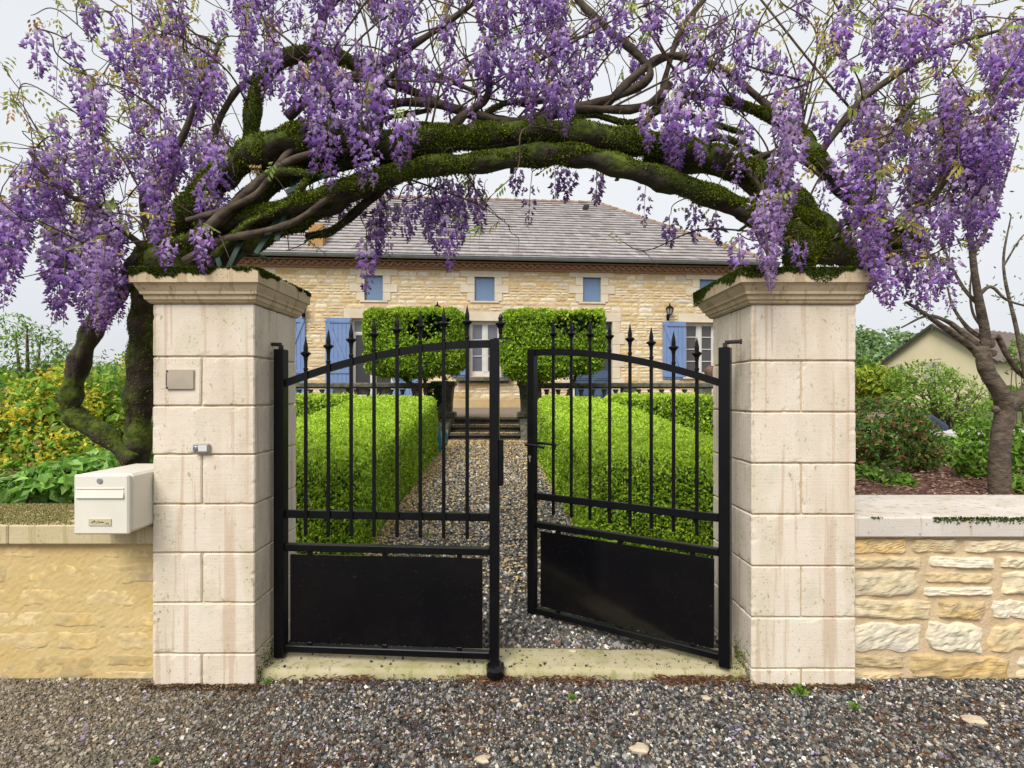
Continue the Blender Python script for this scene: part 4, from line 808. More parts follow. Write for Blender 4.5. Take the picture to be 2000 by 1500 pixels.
    if holes is None: mb.add(np.concatenate(V), F, col=CORE)
    else:   # open crown: inner leaves instead of a solid core
        n = 9000; Q = r.uniform(lo+.1, hi-.1, (n, 2)); z = zb(Q[:, 0], Q[:, 1])+.1+(zt(Q[:, 0], Q[:, 1])-zb(Q[:, 0], Q[:, 1])-.2)*r.random(n)
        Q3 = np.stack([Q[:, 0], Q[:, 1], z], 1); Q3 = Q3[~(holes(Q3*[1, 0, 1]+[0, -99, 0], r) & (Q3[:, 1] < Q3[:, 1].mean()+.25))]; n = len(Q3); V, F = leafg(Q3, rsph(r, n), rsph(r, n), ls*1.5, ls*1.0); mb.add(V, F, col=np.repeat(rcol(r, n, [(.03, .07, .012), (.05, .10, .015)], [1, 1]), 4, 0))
    o = mb.build(name, M['leaf'], parent)
    if parent is None: tag(o, label, cat, group)
    return o
gzf = lambda x, y: gz(x, y)
ht = lambda x, y: np.interp(y, [4, 4.3, 8.8, 9.4], [.97, .99, 1.44, 1.47])
hb_ = lambda x, y: np.minimum(np.interp(y, [2.95, 4.3, 8.6, 10], [.04, .17, .48, .585]), ht(x, y)-.2)
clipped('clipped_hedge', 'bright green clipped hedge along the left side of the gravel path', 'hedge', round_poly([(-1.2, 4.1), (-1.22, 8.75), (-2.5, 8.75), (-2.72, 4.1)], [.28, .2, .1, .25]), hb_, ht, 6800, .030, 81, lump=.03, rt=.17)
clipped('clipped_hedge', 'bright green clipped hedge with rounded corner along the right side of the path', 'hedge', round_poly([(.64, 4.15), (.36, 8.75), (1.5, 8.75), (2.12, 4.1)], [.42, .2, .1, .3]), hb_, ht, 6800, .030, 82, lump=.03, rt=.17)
ht2 = lambda x, y: 1.45+0*x; hb2 = lambda x, y: .45+0*x
clipped('clipped_hedge', 'short cross hedge running left behind the left path hedge', 'hedge', round_poly([(-2.56, 8.2), (-2.56, 9.1), (-5.2, 9.1), (-5.2, 8.2)], .15), hb2, ht2, 3200, .045, 83)
clipped('clipped_hedge', 'low cross hedge running right behind the right path hedge', 'hedge', round_poly([(1.56, 8.3), (3.12, 8.0), (3.2, 9.1), (1.56, 9.1)], .15), hb2, ht2, 3600, .045, 84)
clipped('clipped_hedge', 'small clipped green block beside the back edge of the right pillar', 'hedge', round_poly([(3.16, 7.6), (4.1, 7.6), (4.1, 8.4), (3.16, 8.4)], .15), lambda x, y: .5+0*x, lambda x, y: 1.5+0*x, 3600, .045, 85)
def topiary(label, px0, px1, pyt, pyb, Yc, seed, stems, gap):
    a, b = P(px0, pyb, Yc-.5), P(px1, pyt, Yc-.5); zb_, zt_ = a[2], b[2]; cx = (a[0]+b[0])/2; root = thing('topiary_tree', label, 'tree', (cx, Yc, .6), 'square clipped trees before the house')
    hx = (b[0]-a[0])/2; poly = round_poly([(cx-hx, Yc-.55), (cx+hx, Yc-.55), (cx+hx, Yc+.55), (cx-hx, Yc+.55)], .28)
    g = P(*gap, Yc-.5)
    def holes(Q, r): return (((Q[:, 0]-g[0])/.46)**2+((Q[:, 2]-g[2])/.2)**2+.7*vn(Q, 6, seed) < .85) & (Q[:, 1] < Yc-.2) & (r.random(len(Q)) < .9)
    clipped('crown', '', '', poly, lambda x, y: zb_+.18*np.sin(x*2.3+seed)*.4+0*x, lambda x, y: zt_+0*x, 4200, .06, seed, pal=[(.42, .59, .03), (.31, .47, .028), (.20, .34, .025), (.09, .18, .016), (.52, .64, .08)], rt=.16, bottom=True, holes=holes, parent=root, lump=.035, rb=.22)
    for k, st_ in enumerate(stems):
        pts = spline([P(x, y, Yc+dy) for x, y, dy in st_], 6); v, f = tubeg(pts, np.linspace(.075, .03, len(pts))*(1 if k == 0 else .6), 9, .25, seed+k); MB().add(v, f, smooth=True).build('trunk', M['wood'], root)
    r = RNG(seed+9); mb = MB(); p0 = P(*stems[0][-1][:2], Yc)
    for k in range(16):
        e = np.array([r.uniform(cx-hx*.8, cx+hx*.8), Yc+r.uniform(-.4, .4), r.uniform(zb_+.3, zt_-.15)]); v, f = tubeg(spline([p0+[0, 0, -.2], (p0+e)/2+r.normal(0, .1, 3), e], 5), np.linspace(.03, .006, 11), 5); mb.add(v, f)
    mb.build('limbs', M['twig'], root)
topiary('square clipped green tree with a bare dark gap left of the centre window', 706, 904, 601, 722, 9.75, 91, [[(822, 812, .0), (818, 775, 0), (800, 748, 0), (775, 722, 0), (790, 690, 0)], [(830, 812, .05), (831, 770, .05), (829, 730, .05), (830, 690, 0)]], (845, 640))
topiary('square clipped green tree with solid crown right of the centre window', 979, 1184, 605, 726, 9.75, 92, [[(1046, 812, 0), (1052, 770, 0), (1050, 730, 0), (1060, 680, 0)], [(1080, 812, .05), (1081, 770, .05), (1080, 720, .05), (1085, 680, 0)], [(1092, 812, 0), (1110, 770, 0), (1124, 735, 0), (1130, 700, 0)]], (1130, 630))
# ------------------------------------------------------------------ loose shrubs and trees
def blob_leaves(r, cen, rad, n, ls, pal, w, seed, thr=-.25, shell=.35, flatz=1.0, wr=.5):
    d = rsph(r, n); u = 1-shell*r.random(n)**1.3; Q = d*u[:, None]; nz = vn(Q*2.2+np.array(cen)*.7, 1.6, seed); Q = Q*(1+.22*nz[:, None]); keep = vn(Q*np.array(rad)+cen, 2.6/np.mean(rad), seed+2)+.25*r.normal(size=n) > thr
    Q, d, nz = Q[keep], d[keep], nz[keep]; n = len(Q); dd = unit(d*.5+rsph(r, n)+np.array([0, 0, -.1])); nr = unit(d*.6+np.array([0, 0, .6])*flatz+rsph(r, n)*.6); l = ls*r.uniform(.6, 1.4, n)
    V, F = leafg(Q*np.array(rad)+cen, dd, nr, l, l*wr, .15); return V, F, np.repeat(rcol(r, n, pal, w, .2)*(1+.15*nz[:, None]), 4, 0), Q*np.array(rad)+cen
def bush(name, label, cat, base, blobs, ls, pal, w, seed, stems=10, srad=.02, group=None, thr=-.25, wr=.5, spray=0, sp_pal=None, sp_sz=.02, stemname='stem', fol='foliage', dens=1.0):
    root = thing(name, label, cat, base, group); r = RNG(seed); mb = MB(); ends = []
    for (c, rad, n) in blobs:
        v, f, col, q = blob_leaves(r, np.array(c, float), rad, int(n*dens), ls, pal, w, seed, thr, wr=wr); mb.add(v, f, col=col); ends.append(q)
    mb.build(fol, M['leaf'], root); E = np.concatenate(ends); mb = MB()
    for k in range(stems):
        e = E[r.integers(len(E))]; b = np.array(base)+[r.normal(0, .08), r.normal(0, .08), -.02]; m = b*.5+e*.5+r.normal(0, .06, 3)+[0, 0, .1]; p = spline([b, m, e], 6); v, f = tubeg(p, np.linspace(srad, srad*.25, len(p)), 6); mb.add(v, f, smooth=True)
    if stems: mb.build(stemname, M['twig'], root)
    if spray:
        mb = MB(); up = E[(E[:, 2] > np.quantile(E[:, 2], .12))]; 
        for k in range(spray):
            c = up[r.integers(len(up))]; n = r.integers(18, 34); q = c+r.normal(0, 1, (n, 3))*[.035, .035, .05]; v, f = leafg(q, rsph(r, n), rsph(r, n), sp_sz, sp_sz*.8, .2); mb.add(v, f, col=np.repeat(rcol(r, n, sp_pal, [1]*len(sp_pal)), 4, 0))
        mb.build('blossom', M['petal'], root, kind='stuff')
    return root
GRN = [(.15, .29, .03), (.10, .21, .025), (.21, .37, .05), (.06, .13, .018)]
def px_blob(px, py, Y, rx, rz, ry=None, n=3000): p = P(px, py, Y); s = Y/FPX; return (tuple(p), (rx*s, (ry or rx)*s, rz*s), n)
b = P(150, 960, 4.6); b[2] = .72
bush('flowering_shrub', 'leafy shrub full of yellow blossom behind the mailbox and mossy stems', 'shrub', tuple(b), [px_blob(110, 850, 4.6, 120, 120, 110, 3000), px_blob(190, 790, 5.0, 90, 90, 90, 2200), px_blob(40, 890, 4.4, 95, 100, 90, 2600), px_blob(130, 900, 4.3, 110, 70, 70, 2400), px_blob(230, 870, 5, 70, 90, 60, 1500)], 0.085, [(.22, .40, .05), (.28, .46, .06), (.13, .25, .035), (.46, .50, .06), (.34, .20, .09)], [4, 4, 2, 2, .6], 101, 16, .02, spray=300, sp_pal=[(.80, .66, .04), (.85, .74, .12), (.66, .60, .08)], sp_sz=.034, thr=-.1)
b = P(90, 960, 3.9); b[2] = .72
bush('broadleaf_shrub', 'low shrub of broad fresh green leaves on the left wall beside the mailbox', 'shrub', tuple(b), [px_blob(150, 935, 3.9, 80, 42, 60, 520), px_blob(190, 915, 4.1, 60, 38, 50, 260), px_blob(40, 955, 3.8, 70, 32, 50, 320)], 0.095, [(.30, .52, .10), (.22, .43, .08), (.38, .58, .16), (.15, .30, .05)], [4, 4, 2, 2], 102, 12, .012, wr=.62, thr=-.15)
for k, (px, pt, rx, rz, Y, lab) in enumerate(((45, 715, 95, 92, 12, 'feathery light green tree at the far left edge behind the yellow shrub'), (128, 755, 66, 78, 13.5, 'smaller green tree just left of the leaning mossy stem'), (20, 820, 60, 40, 10.5, 'dark green low bush at the left edge below the feathery tree'), (250, 740, 60, 60, 14, 'pale green tree glimpsed between mossy stem and left pillar'))):
    b = P(px, 800, Y); b[2] = float(gz(b[0], Y)); pal = [(.18, .34, .04), (.13, .26, .03), (.26, .40, .06), (.08, .17, .025)] if k != 2 else GRN
    bush('leafy_tree', lab, 'tree', tuple(b), [px_blob(px, pt, Y, rx, rz, rx, 4200), px_blob(px-rx*.5, pt+rz*.7, Y, rx*.8, rz*.7, rx, 2500), px_blob(px+rx*.5, pt+rz*.6, Y+.5, rx*.7, rz*.7, rx, 2200)], .11, pal, [4, 3, 3, 2], 110+k, 12, .06, 'trees beyond the left garden', .05, .35, stemname='trunk', fol='crown')
# right garden
b = P(1735, 925, 5.2); b[2] = .74
bush('red_tinged_shrub', 'dense dark green shrub with reddish tips beside the right pillar', 'shrub', tuple(b), [px_blob(1725, 850, 5.2, 85, 82, 85, 4200), px_blob(1690, 880, 5.0, 60, 70, 60, 2200), px_blob(1770, 880, 5.2, 60, 55, 60, 2000)], .05, [(.08, .17, .03), (.12, .24, .04), (.36, .17, .08), (.06, .12, .025), (.30, .36, .07)], [4, 4, 2.8, 1.5, 2], 121, 14, .015, thr=-.35)
b = P(1850, 880, 7.6); b[2] = .8
bush('multistem_shrub', 'tall light green shrub with many bare grey stems before the cream house', 'shrub', tuple(b), [px_blob(1800, 735, 7.6, 60, 32, 60, 1500), px_blob(1860, 775, 7.6, 72, 48, 70, 2600), px_blob(1905, 800, 7.7, 40, 40, 50, 1100), px_blob(1800, 790, 7.4, 55, 40, 50, 1300), px_blob(1765, 745, 7.8, 34, 20, 40, 500)], 0.06, [(.24, .39, .05), (.30, .45, .07), (.15, .27, .035), (.09, .17, .03)], [4, 4, 2, 1], 122, 46, .018, thr=-.05, wr=.4)
for k, (px, py, Y, rx, rz, n, lab) in enumerate(((1745, 945, 4.4, 40, 24, 650, 'small bright green plant alone on the mulch by the right coping'), (1850, 885, 5.6, 60, 34, 1100, 'spreading low green plant in the mulch bed left of the bare tree'), (1908, 900, 4.7, 38, 40, 800, 'leafy low plant touching the left side of the tree base'), (1990, 900, 4.6, 36, 70, 1300, 'dark green bush at the right edge behind the bare tree trunk'),
                                                 (1985, 950, 4.1, 30, 22, 450, 'small green clump right of the tree trunk foot'), (1905, 840, 6.0, 34, 26, 600, 'light green leafy clump on the pale slabs right of the stems'), (1690, 930, 4.6, 26, 20, 350, 'little plant close to the right pillar above the coping'), (2000, 690, 6.5, 30, 36, 380, 'bright leafy twig mass at the right edge before the brown roof'))):
    b = P(px, py+rz, Y); b[2] = float(gz(b[0], Y)); bush('garden_plant', lab, 'plant', tuple(b), [px_blob(px, py, Y, rx, rz, rx, n)], .06, [(.21, .38, .04), (.15, .29, .035), (.28, .45, .07), (.09, .18, .025)], [4, 3, 2, 1.5], 130+k, 7, .008, 'low plants in the right mulch bed', -.3)
for k, (px, py, Y, rx, rz, lab) in enumerate(((1700, 745, 13, 50, 32, 'yellow green bush between the right pillar and the cream house'), (1688, 730, 16, 20, 30, 'light spindly tree next to the right pillar before the wooded hill'), (1975, 790, 15, 34, 36, 'green bush behind the bare tree below the brown roof'))):
    b = P(px, 800, Y); b[2] = float(gz(b[0], Y)); bush('leafy_bush', lab, 'bush', tuple(b), [px_blob(px, py, Y, rx, rz, rx, 3600), px_blob(px+rx*.4, py+rz*.6, Y, rx, rz*.6, rx, 1800)], .13, [(.40, .46, .04), (.30, .40, .04), (.22, .32, .03)] if k == 0 else [(.24, .38, .06), (.17, .30, .045), (.12, .22, .03)], [3, 3, 2], 140+k, 8, .03, None, -.2, .4)
b = P(870, 800, 10.3); b[2] = .6
bush('ivy_bush', 'dark green ivy bush growing over the left stone pier', 'shrub', tuple(b), [px_blob(850, 770, 10.3, 20, 22, 18, 1100), px_blob(838, 790, 10.2, 18, 18, 14, 700), px_blob(872, 735, 10.4, 6, 14, 6, 90)], .06, [(.03, .075, .02), (.045, .10, .025), (.02, .05, .012)], [3, 2, 2], 150, 5, .012)
# mulch chips
r = RNG(160); n = 9000; X = r.uniform(1.9, 5.4, n); Y = 3.4+3.6*r.random(n)**1.3
v, f, c = flat_bits(r, X, Y, gz(X, Y)+.01+r.random(n)*.02, r.uniform(.03, .07, n), r.uniform(.01, .025, n), [(.30, .18, .135), (.40, .27, .21), (.19, .10, .07), (.46, .35, .27)], [4, 3, 3, 1], .5); MB().add(v, f, col=c).build('bark_mulch', M['soft'], kind='stuff')
# wooded hill
hx = np.linspace(-120, 220, 120); hy = np.linspace(70, 190, 30); gx, gy = np.meshgrid(hx, hy); t = smooth(gy, 70, 130)
hz = -1+t*(11*np.exp(-((gx-85)/40)**2)+5*np.exp(-((gx+20)/50)**2)+3)*(1+.1*np.sin(gx*.2)); V = np.stack([gx, gy, hz], -1).reshape(-1, 3); i = np.arange(29)[:, None]*120; j = np.arange(119)[None]
MB().add(V, np.stack([i+j, i+j+1, i+120+j+1, i+120+j], -1).reshape(-1, 4), col=(.05, .10, .03), smooth=True).build('hill', M['ground'], kind='structure')
r = RNG(170); mb = MB()
for k in range(680):
    x = r.uniform(40, 190) if r.random() < .6 else r.uniform(-115, 40); y = r.uniform(75, 165); tt = smooth(np.array([y]), 70, 130)[0]; z = -1+tt*(11*np.exp(-((x-85)/40)**2)+5*np.exp(-((x+20)/50)**2)+3); s = r.uniform(2, 4); n = 260
    v, f, c, q = blob_leaves(r, np.array([x, y, z+s*.6]), (s, s, s*.95), n, .9, [(.22, .33, .12), (.17, .28, .11), (.27, .37, .14), (.14, .23, .10)], [3, 3, 2, 2], int(k), -.5, .3, wr=.8); mb.add(v, f, col=c)
mb.build('hill_wood', M['leaf'], kind='stuff')
# bare tree on the right
bt = thing('bare_tree', 'bare grey trunked tree with pruned knobs standing behind the right wall', 'tree', tuple(P(1953, 965, 3.95)*[1, 1, 0]+[0, 0, .72])); S4 = 4/FPX
def limb(name, pts, r0, r1, par, seed, sides=10, lump=.18, m='wood', n=7):
    p = spline(pts, n); v, f = tubeg(p, np.linspace(r0, r1, len(p)), sides, lump, seed); return MB().add(v, f, smooth=True).build(name, M[m], par)
Q = lambda x, y, d=0: P(x, y, 3.95+d)
M['greybark'] = mat('grey_bark', (.06, .043, .03), (.16, .125, .09), sc=16, rough=.9, bump=1.0, bsc=45, stretch=(1, 1, 2.2), c3=(.08, .055, .05), sc3=6, th3=.58)
limb('trunk', [Q(1953, 975), Q(1952, 900), Q(1958, 830), Q(1968, 790)], 18*S4, 15*S4, bt, 1, 14, .12, 'greybark')
limb('branch', [Q(1966, 800), Q(1952, 765, -.02), Q(1932, 735, -.03), Q(1922, 705, -.03), Q(1918, 680)], 15*S4, 12*S4, bt, 2, 12, .2, 'greybark')
limb('branch', [Q(1968, 795), Q(1985, 780), Q(2010, 762), Q(2050, 700)], 15*S4, 12*S4, bt, 3, 12, .2, 'greybark')
tw = [([(1922, 690, 0), (1925, 655, 0), (1913, 590, -.03), (1902, 520, -.05), (1893, 430, -.1), (1880, 330, -.1)], 10, 3.5), ([(1912, 690, 0), (1885, 668, -.03), (1840, 637, -.1), (1805, 612, -.15), (1770, 590, -.2)], 8, 2.5), ([(1915, 680, .03), (1880, 650, .08), (1850, 628, .1), (1810, 617, .15), (1760, 640, .2)], 7, 1.5), ([(1928, 680, 0), (1945, 655, .05), (1965, 690, .08), (1985, 722, .1), (2005, 740, .1)], 6, 4), ([(1925, 665, .02), (1890, 640, .1), (1862, 600, .2), (1850, 560, .25)], 5, 1.5), ([(1908, 580, 0), (1935, 560, .0), (1965, 585, 0), (2010, 600, 0)], 4, 1.5), ([(1915, 600, 0), (1880, 560, .05), (1850, 500, .1), (1835, 440, .1)], 4, 1.2), ([(1900, 500, -.05), (1930, 440, -.05), (1960, 360, 0), (1990, 260, 0)], 4, 1.2), ([(1918, 640, 0), (1900, 610, .1), (1895, 560, .1), (1905, 480, .15)], 3, 1), ([(2010, 760, 0), (1985, 640, .1), (1960, 520, .1), (1975, 420, .1)], 5, 1.2), ([(1895, 450, -.1), (1860, 400, -.1), (1800, 370, -.1)], 3, .8), ([(1960, 520, .1), (1990, 470, .1), (2010, 450, .1)], 2, .8)]
for k, (pts, a, b) in enumerate(tw): limb('branch', [Q(*p) for p in pts], a*S4, b*S4, bt, 10+k, 7, .15, 'greybark', 6)
r = RNG(180); mb = MB()
for k, (px, py) in enumerate(((1935, 672), (1908, 690), (1938, 690), (1945, 800), (1930, 742))):
    p = Q(px, py); v, f = latheg([(-.03, .01), (-.015, .026), (.01, .028), (.025, .016), (.03, .004)], p, 9); v = v+(vn(v, 40, k)[:, None])*.008; mb.add(v, f, smooth=True)
mb.build('knob', M['greybark'], bt)
n = 260; kk = r.integers(0, len(tw), n); Lp = np.array([spline([Q(*p) for p in tw[k][0]], 8)[-r.integers(1, 15)] for k in kk])+r.normal(0, .045, (n, 3)); v, f = leafg(Lp, rsph(r, n)+[0, 0, .3], rsph(r, n), .035, .014); MB().add(v, f, col=np.repeat(rcol(r, n, [(.16, .24, .06), (.12, .18, .05)], [1, 1]), 4, 0)).build('leaves', M['leaf'], bt, kind='stuff')
# ------------------------------------------------------------------ the wisteria on its arch
def moss_wood(name, lo=.33, hi=.50, mc=1.0):
    m = mat(name, (.022, .016, .011), (.065, .05, .036), sc=12, rough=.9, bump=1.2, bsc=45); t = m.node_tree; N = t.nodes; K = t.links.new; b = N['Principled BSDF']; prev = b.inputs['Base Color'].links[0].from_socket
    ge = N.new('ShaderNodeNewGeometry'); sx = N.new('ShaderNodeSeparateXYZ'); K(ge.outputs['Normal'], sx.inputs[0]); tcn = [n for n in N if n.type == 'TEX_COORD'][0]
    n1 = N.new('ShaderNodeTexNoise'); n1.inputs['Scale'].default_value = 5; n1.inputs['Detail'].default_value = 6; K(tcn.outputs['Object'], n1.inputs['Vector'])
    ma = N.new('ShaderNodeMath'); ma.operation = 'MULTIPLY_ADD'; K(sx.outputs['Z'], ma.inputs[0]); ma.inputs[1].default_value = .22; K(n1.outputs['Fac'], ma.inputs[2])
    mr = N.new('ShaderNodeMapRange'); mr.inputs[1].default_value = lo; mr.inputs[2].default_value = hi; K(ma.outputs[0], mr.inputs[0])
    n2 = N.new('ShaderNodeTexNoise'); n2.inputs['Scale'].default_value = 22; K(tcn.outputs['Object'], n2.inputs['Vector']); mr2 = N.new('ShaderNodeMapRange'); mr2.inputs[1].default_value = .35; mr2.inputs[2].default_value = .7; K(n2.outputs['Fac'], mr2.inputs[0])
    mg = N.new('ShaderNodeMix'); mg.data_type = 'RGBA'; K(mr2.outputs[0], mg.inputs[0]); mg.inputs[6].default_value = (.028, .042, .006, 1); mg.inputs[7].default_value = (.10, .13, .012, 1)
    x = N.new('ShaderNodeMix'); x.data_type = 'RGBA'; K(mr.outputs[0], x.inputs[0]); K(prev, x.inputs[6]); K(mg.outputs[2], x.inputs[7]); K(x.outputs[2], b.inputs['Base Color']); return m
M['mosswood'] = moss_wood('mossy_bark'); M['stemwood'] = moss_wood('stem_bark', .46, .58)
WY = 2.9; s0 = WY/FPX
wis = thing('wisteria', 'old mossy wisteria in violet bloom arching over the gate and both pillars', 'wisteria', tuple(P(255, 900, 3.45)*[1, 1, 0]+[0, 0, .72]))
NODES = []                                       # points twigs may grow from
mossP, mossN = [], []
def wood(name, pts, r0, r1, seed, sides=12, lump=.3, m='mosswood', moss=1.0, n=12, nodes=True):
    p = spline([P(x, y, Y) for x, y, Y in pts], n); rad = np.linspace(r0, r1, len(p))*s0*(1+.12*np.sin(np.arange(len(p))*.55+seed)); v, f = tubeg(p, rad, sides, lump, seed)
    mbw = MB(); mbw.add(v, f, smooth=True)
    if max(r0, r1) > 12:        # strands that wind along the old wood
        rs = RNG(seed+900); T = unit(np.gradient(p, axis=0)); N0 = unit(np.cross(T, [.1, 1., .2])); B0 = np.cross(T, N0); tt = np.linspace(0, 1, len(p))
        for q in range(4):
            ph = rs.uniform(0, 6.3)+rs.uniform(1.5, 4)*tt*rs.choice([-1, 1])+.5*np.sin(tt*rs.uniform(5, 11)); c_ = p+(N0*np.cos(ph)[:, None]+B0*np.sin(ph)[:, None])*(rad*rs.uniform(.55, .78))[:, None]
            i0, i1 = sorted(rs.integers(0, len(p), 2)); i0, i1 = (0, len(p)) if i1-i0 < 25 else (i0, i1); v2, f2 = tubeg(c_[i0:i1], rad[i0:i1]*rs.uniform(.34, .55)*np.sin(np.linspace(.25, 2.9, i1-i0)), 9, .35, seed*7+q); mbw.add(v2, f2, smooth=True)
            if moss and name == 'branch':
                ct = np.repeat(c_[i0:i1], 9, 0); kk = rs.integers(0, len(ct), int(len(ct)*7*moss)); q_ = v2[kk]; d_ = unit(q_-ct[kk]); q_ = q_+rs.normal(0, .003, q_.shape); ok_ = vn(q_, 4.5, 3)+.55*d_[:, 2]+.3*vn(q_, 16, 5) > -.4; mossP.append(q_[ok_]); mossN.append(d_[ok_])
    mbw.build(name, M[m], wis)
    if nodes: NODES.append(p)
    if moss:
        rr = RNG(seed+500); k = rr.integers(0, len(p), int(len(p)*330*moss*max(r0, r1)/20)); d = unit(np.stack([rr.normal(0, .6, len(k)), rr.normal(0, .8, len(k)), rr.normal(.25, .6, len(k))], 1)); T = np.gradient(p, axis=0)[k]; T = unit(T)
        d = unit(d-T*(d*T).sum(1)[:, None]); q = p[k]+T*rr.uniform(-.03, .03, (len(k), 1))+d*(rad[k]*(.92+.14*rr.random(len(k))))[:, None]; ok = vn(q, 4.5, 3)+.5*d[:, 2]+.3*vn(q, 16, 5) > -.42; mossP.append(q[ok]); mossN.append(d[ok])
# stems rising left of the left pillar
wood('trunk', [(262, 900, 3.42), (205, 850, 3.40), (145, 812, 3.38), (138, 770, 3.36), (158, 700, 3.34), (182, 640, 3.3), (228, 570, 3.2), (285, 500, 3.05), (345, 455, 2.95)], 22, 19, 1, 16, .22, m='stemwood', moss=.07)
wood('trunk', [(262, 930, 3.48), (270, 850, 3.46), (272, 760, 3.44), (274, 680, 3.4), (277, 610, 3.3), (292, 555, 3.2), (330, 505, 3.05), (380, 470, 2.95)], 29, 20, 2, 16, .24, m='stemwood', moss=.14)
wood('branch', [(300, 640, 3.4), (296, 600, 3.35), (275, 560, 3.25), (262, 525, 3.15), (280, 480, 3.0)], 9, 10, 3, 8, .2)
# the woven arch
wood('branch', [(300, 515, 2.95), (330, 465, 2.9), (400, 372, 2.8), (470, 312, 2.75), (550, 278, 2.72), (640, 262, 2.75), (740, 285, 2.8), (830, 275, 2.84), (930, 268, 2.84), (1030, 262, 2.82), (1130, 264, 2.8), (1230, 276, 2.82), (1330, 290, 2.84), (1420, 315, 2.86), (1500, 350, 2.88), (1565, 405, 2.9), (1610, 470, 2.92)], 25, 22, 4, 16, .3)
wood('branch', [(395, 445, 2.78), (480, 425, 2.74), (560, 405, 2.72), (640, 380, 2.72), (740, 348, 2.74), (830, 326, 2.78), (930, 318, 2.78), (1040, 303, 2.74), (1120, 302, 2.72), (1200, 322, 2.72), (1300, 352, 2.74), (1400, 388, 2.78), (1470, 420, 2.82), (1540, 460, 2.86), (1590, 510, 2.9)], 14, 21, 5, 16, .3)
wood('branch', [(310, 512, 2.95), (390, 505, 2.9), (470, 470, 2.86), (560, 425, 2.84), (640, 392, 2.86), (700, 365, 2.9), (770, 325, 2.94), (850, 300, 2.96)], 34, 15, 6, 16, .3)
wood('branch', [(390, 500, 2.98), (480, 400, 2.95), (560, 340, 2.92), (640, 320, 2.95), (720, 270, 3.0), (738, 200, 3.0), (735, 120, 3.0)], 22, 13, 7, 14, .3)
wood('branch', [(400, 400, 3.0), (480, 300, 2.98), (495, 210, 2.96), (520, 140, 2.96), (590, 105, 3.0), (680, 120, 3.05), (740, 170, 3.05)], 15, 13, 8, 14, .3, moss=.6)
wood('branch', [(600, 462, 3.05), (650, 450, 3.0), (705, 405, 2.98), (750, 365, 2.95), (800, 335, 2.92)], 7, 10, 9, 9, .2, moss=.2)
wood('branch', [(365, 430, 2.7), (430, 412, 2.66), (500, 380, 2.66), (545, 320, 2.7), (575, 290, 2.72)], 5, 7, 10, 8, .2, m='wood', moss=0)
wood('branch', [(380, 470, 2.68), (460, 395, 2.66), (540, 330, 2.68), (610, 300, 2.7), (680, 295, 2.74)], 8, 6, 11, 8, .2, m='wood', moss=0)
wood('branch', [(330, 480, 2.74), (420, 440, 2.7), (520, 345, 2.68), (620, 340, 2.7)], 10, 7, 12, 9, .25, moss=.3)
wood('branch', [(560, 230, 2.9), (620, 180, 2.9), (690, 150, 2.95), (780, 170, 3.0), (900, 215, 3.0), (1010, 240, 2.98)], 10, 7, 13, 9, .25, m='wood', moss=0)
wood('branch', [(740, 205, 3.0), (830, 200, 2.95), (930, 225, 2.9), (1020, 240, 2.88), (1120, 215, 2.9), (1250, 210, 2.92), (1310, 165, 2.95)], 9, 8, 14, 9, .25, m='wood', moss=0)
wood('branch', [(860, 275, 2.84), (900, 230, 2.85), (950, 190, 2.9), (955, 150, 2.9)], 10, 7, 15, 8, .3, m='wood', moss=0)
wood('branch', [(980, 245, 2.86), (1060, 225, 2.9), (1200, 190, 2.95), (1270, 140, 2.95), (1190, 60, 2.98), (1130, 0, 3.0), (1100, -70, 3.0)], 8, 8, 16, 9, .25, m='wood', moss=0)
wood('branch', [(1180, 210, 2.95), (1250, 140, 2.95), (1310, 110, 3.0), (1400, 130, 3.0), (1480, 190, 3.0), (1560, 260, 2.95)], 9, 7, 17, 9, .25, m='wood', moss=0)
# the knotted right end above the pillar
wood('branch', [(1745, 500, 2.9), (1715, 450, 2.9), (1660, 380, 2.9), (1605, 320, 2.9), (1572, 268, 2.92), (1520, 235, 2.94), (1430, 200, 2.95), (1330, 185, 2.98)], 21, 6, 18, 14, .35, moss=1.3)
wood('branch', [(1560, 515, 2.95), (1545, 450, 2.92), (1500, 380, 2.9), (1420, 330, 2.92), (1340, 320, 2.95), (1260, 300, 2.96)], 24, 14, 19, 14, .35)
wood('branch', [(1740, 500, 2.92), (1670, 500, 2.88), (1600, 490, 2.84), (1550, 455, 2.82), (1480, 390, 2.82)], 20, 20, 20, 14, .4, moss=1.3)
wood('branch', [(1660, 515, 2.98), (1640, 470, 2.98), (1600, 430, 2.96), (1540, 400, 2.94), (1470, 360, 2.94)], 17, 13, 21, 14, .35, moss=1.4)
wood('branch', [(1620, 515, 2.95), (1660, 450, 2.95), (1690, 400, 2.95), (1710, 340, 3.0), (1740, 260, 3.0), (1790, 190, 3.0)], 9, 4, 22, 12, .35)
wood('branch', [(1580, 500, 2.8), (1600, 450, 2.8), (1560, 420, 2.8), (1500, 400, 2.8)], 17, 13, 23, 12, .4, moss=1.4)
wood('branch', [(1500, 545, 2.84), (1508, 510, 2.82), (1495, 480, 2.82), (1470, 440, 2.84)], 8, 6, 24, 8, .2, m='wood', moss=0)
wood('branch', [(300, 480, 2.95), (280, 380, 2.9), (350, 280, 2.85), (390, 180, 2.85), (430, 80, 2.9)], 8, 4, 25, 8, .2, m='wood', moss=0)
wood('branch', [(290, 490, 2.9), (200, 420, 2.75), (120, 370, 2.65), (60, 300, 2.6)], 7, 3, 26, 8, .2, m='wood', moss=0)
wood('branch', [(1700, 480, 2.9), (1790, 420, 2.8), (1860, 340, 2.75), (1930, 300, 2.7)], 8, 3, 27, 8, .2, m='wood', moss=0)
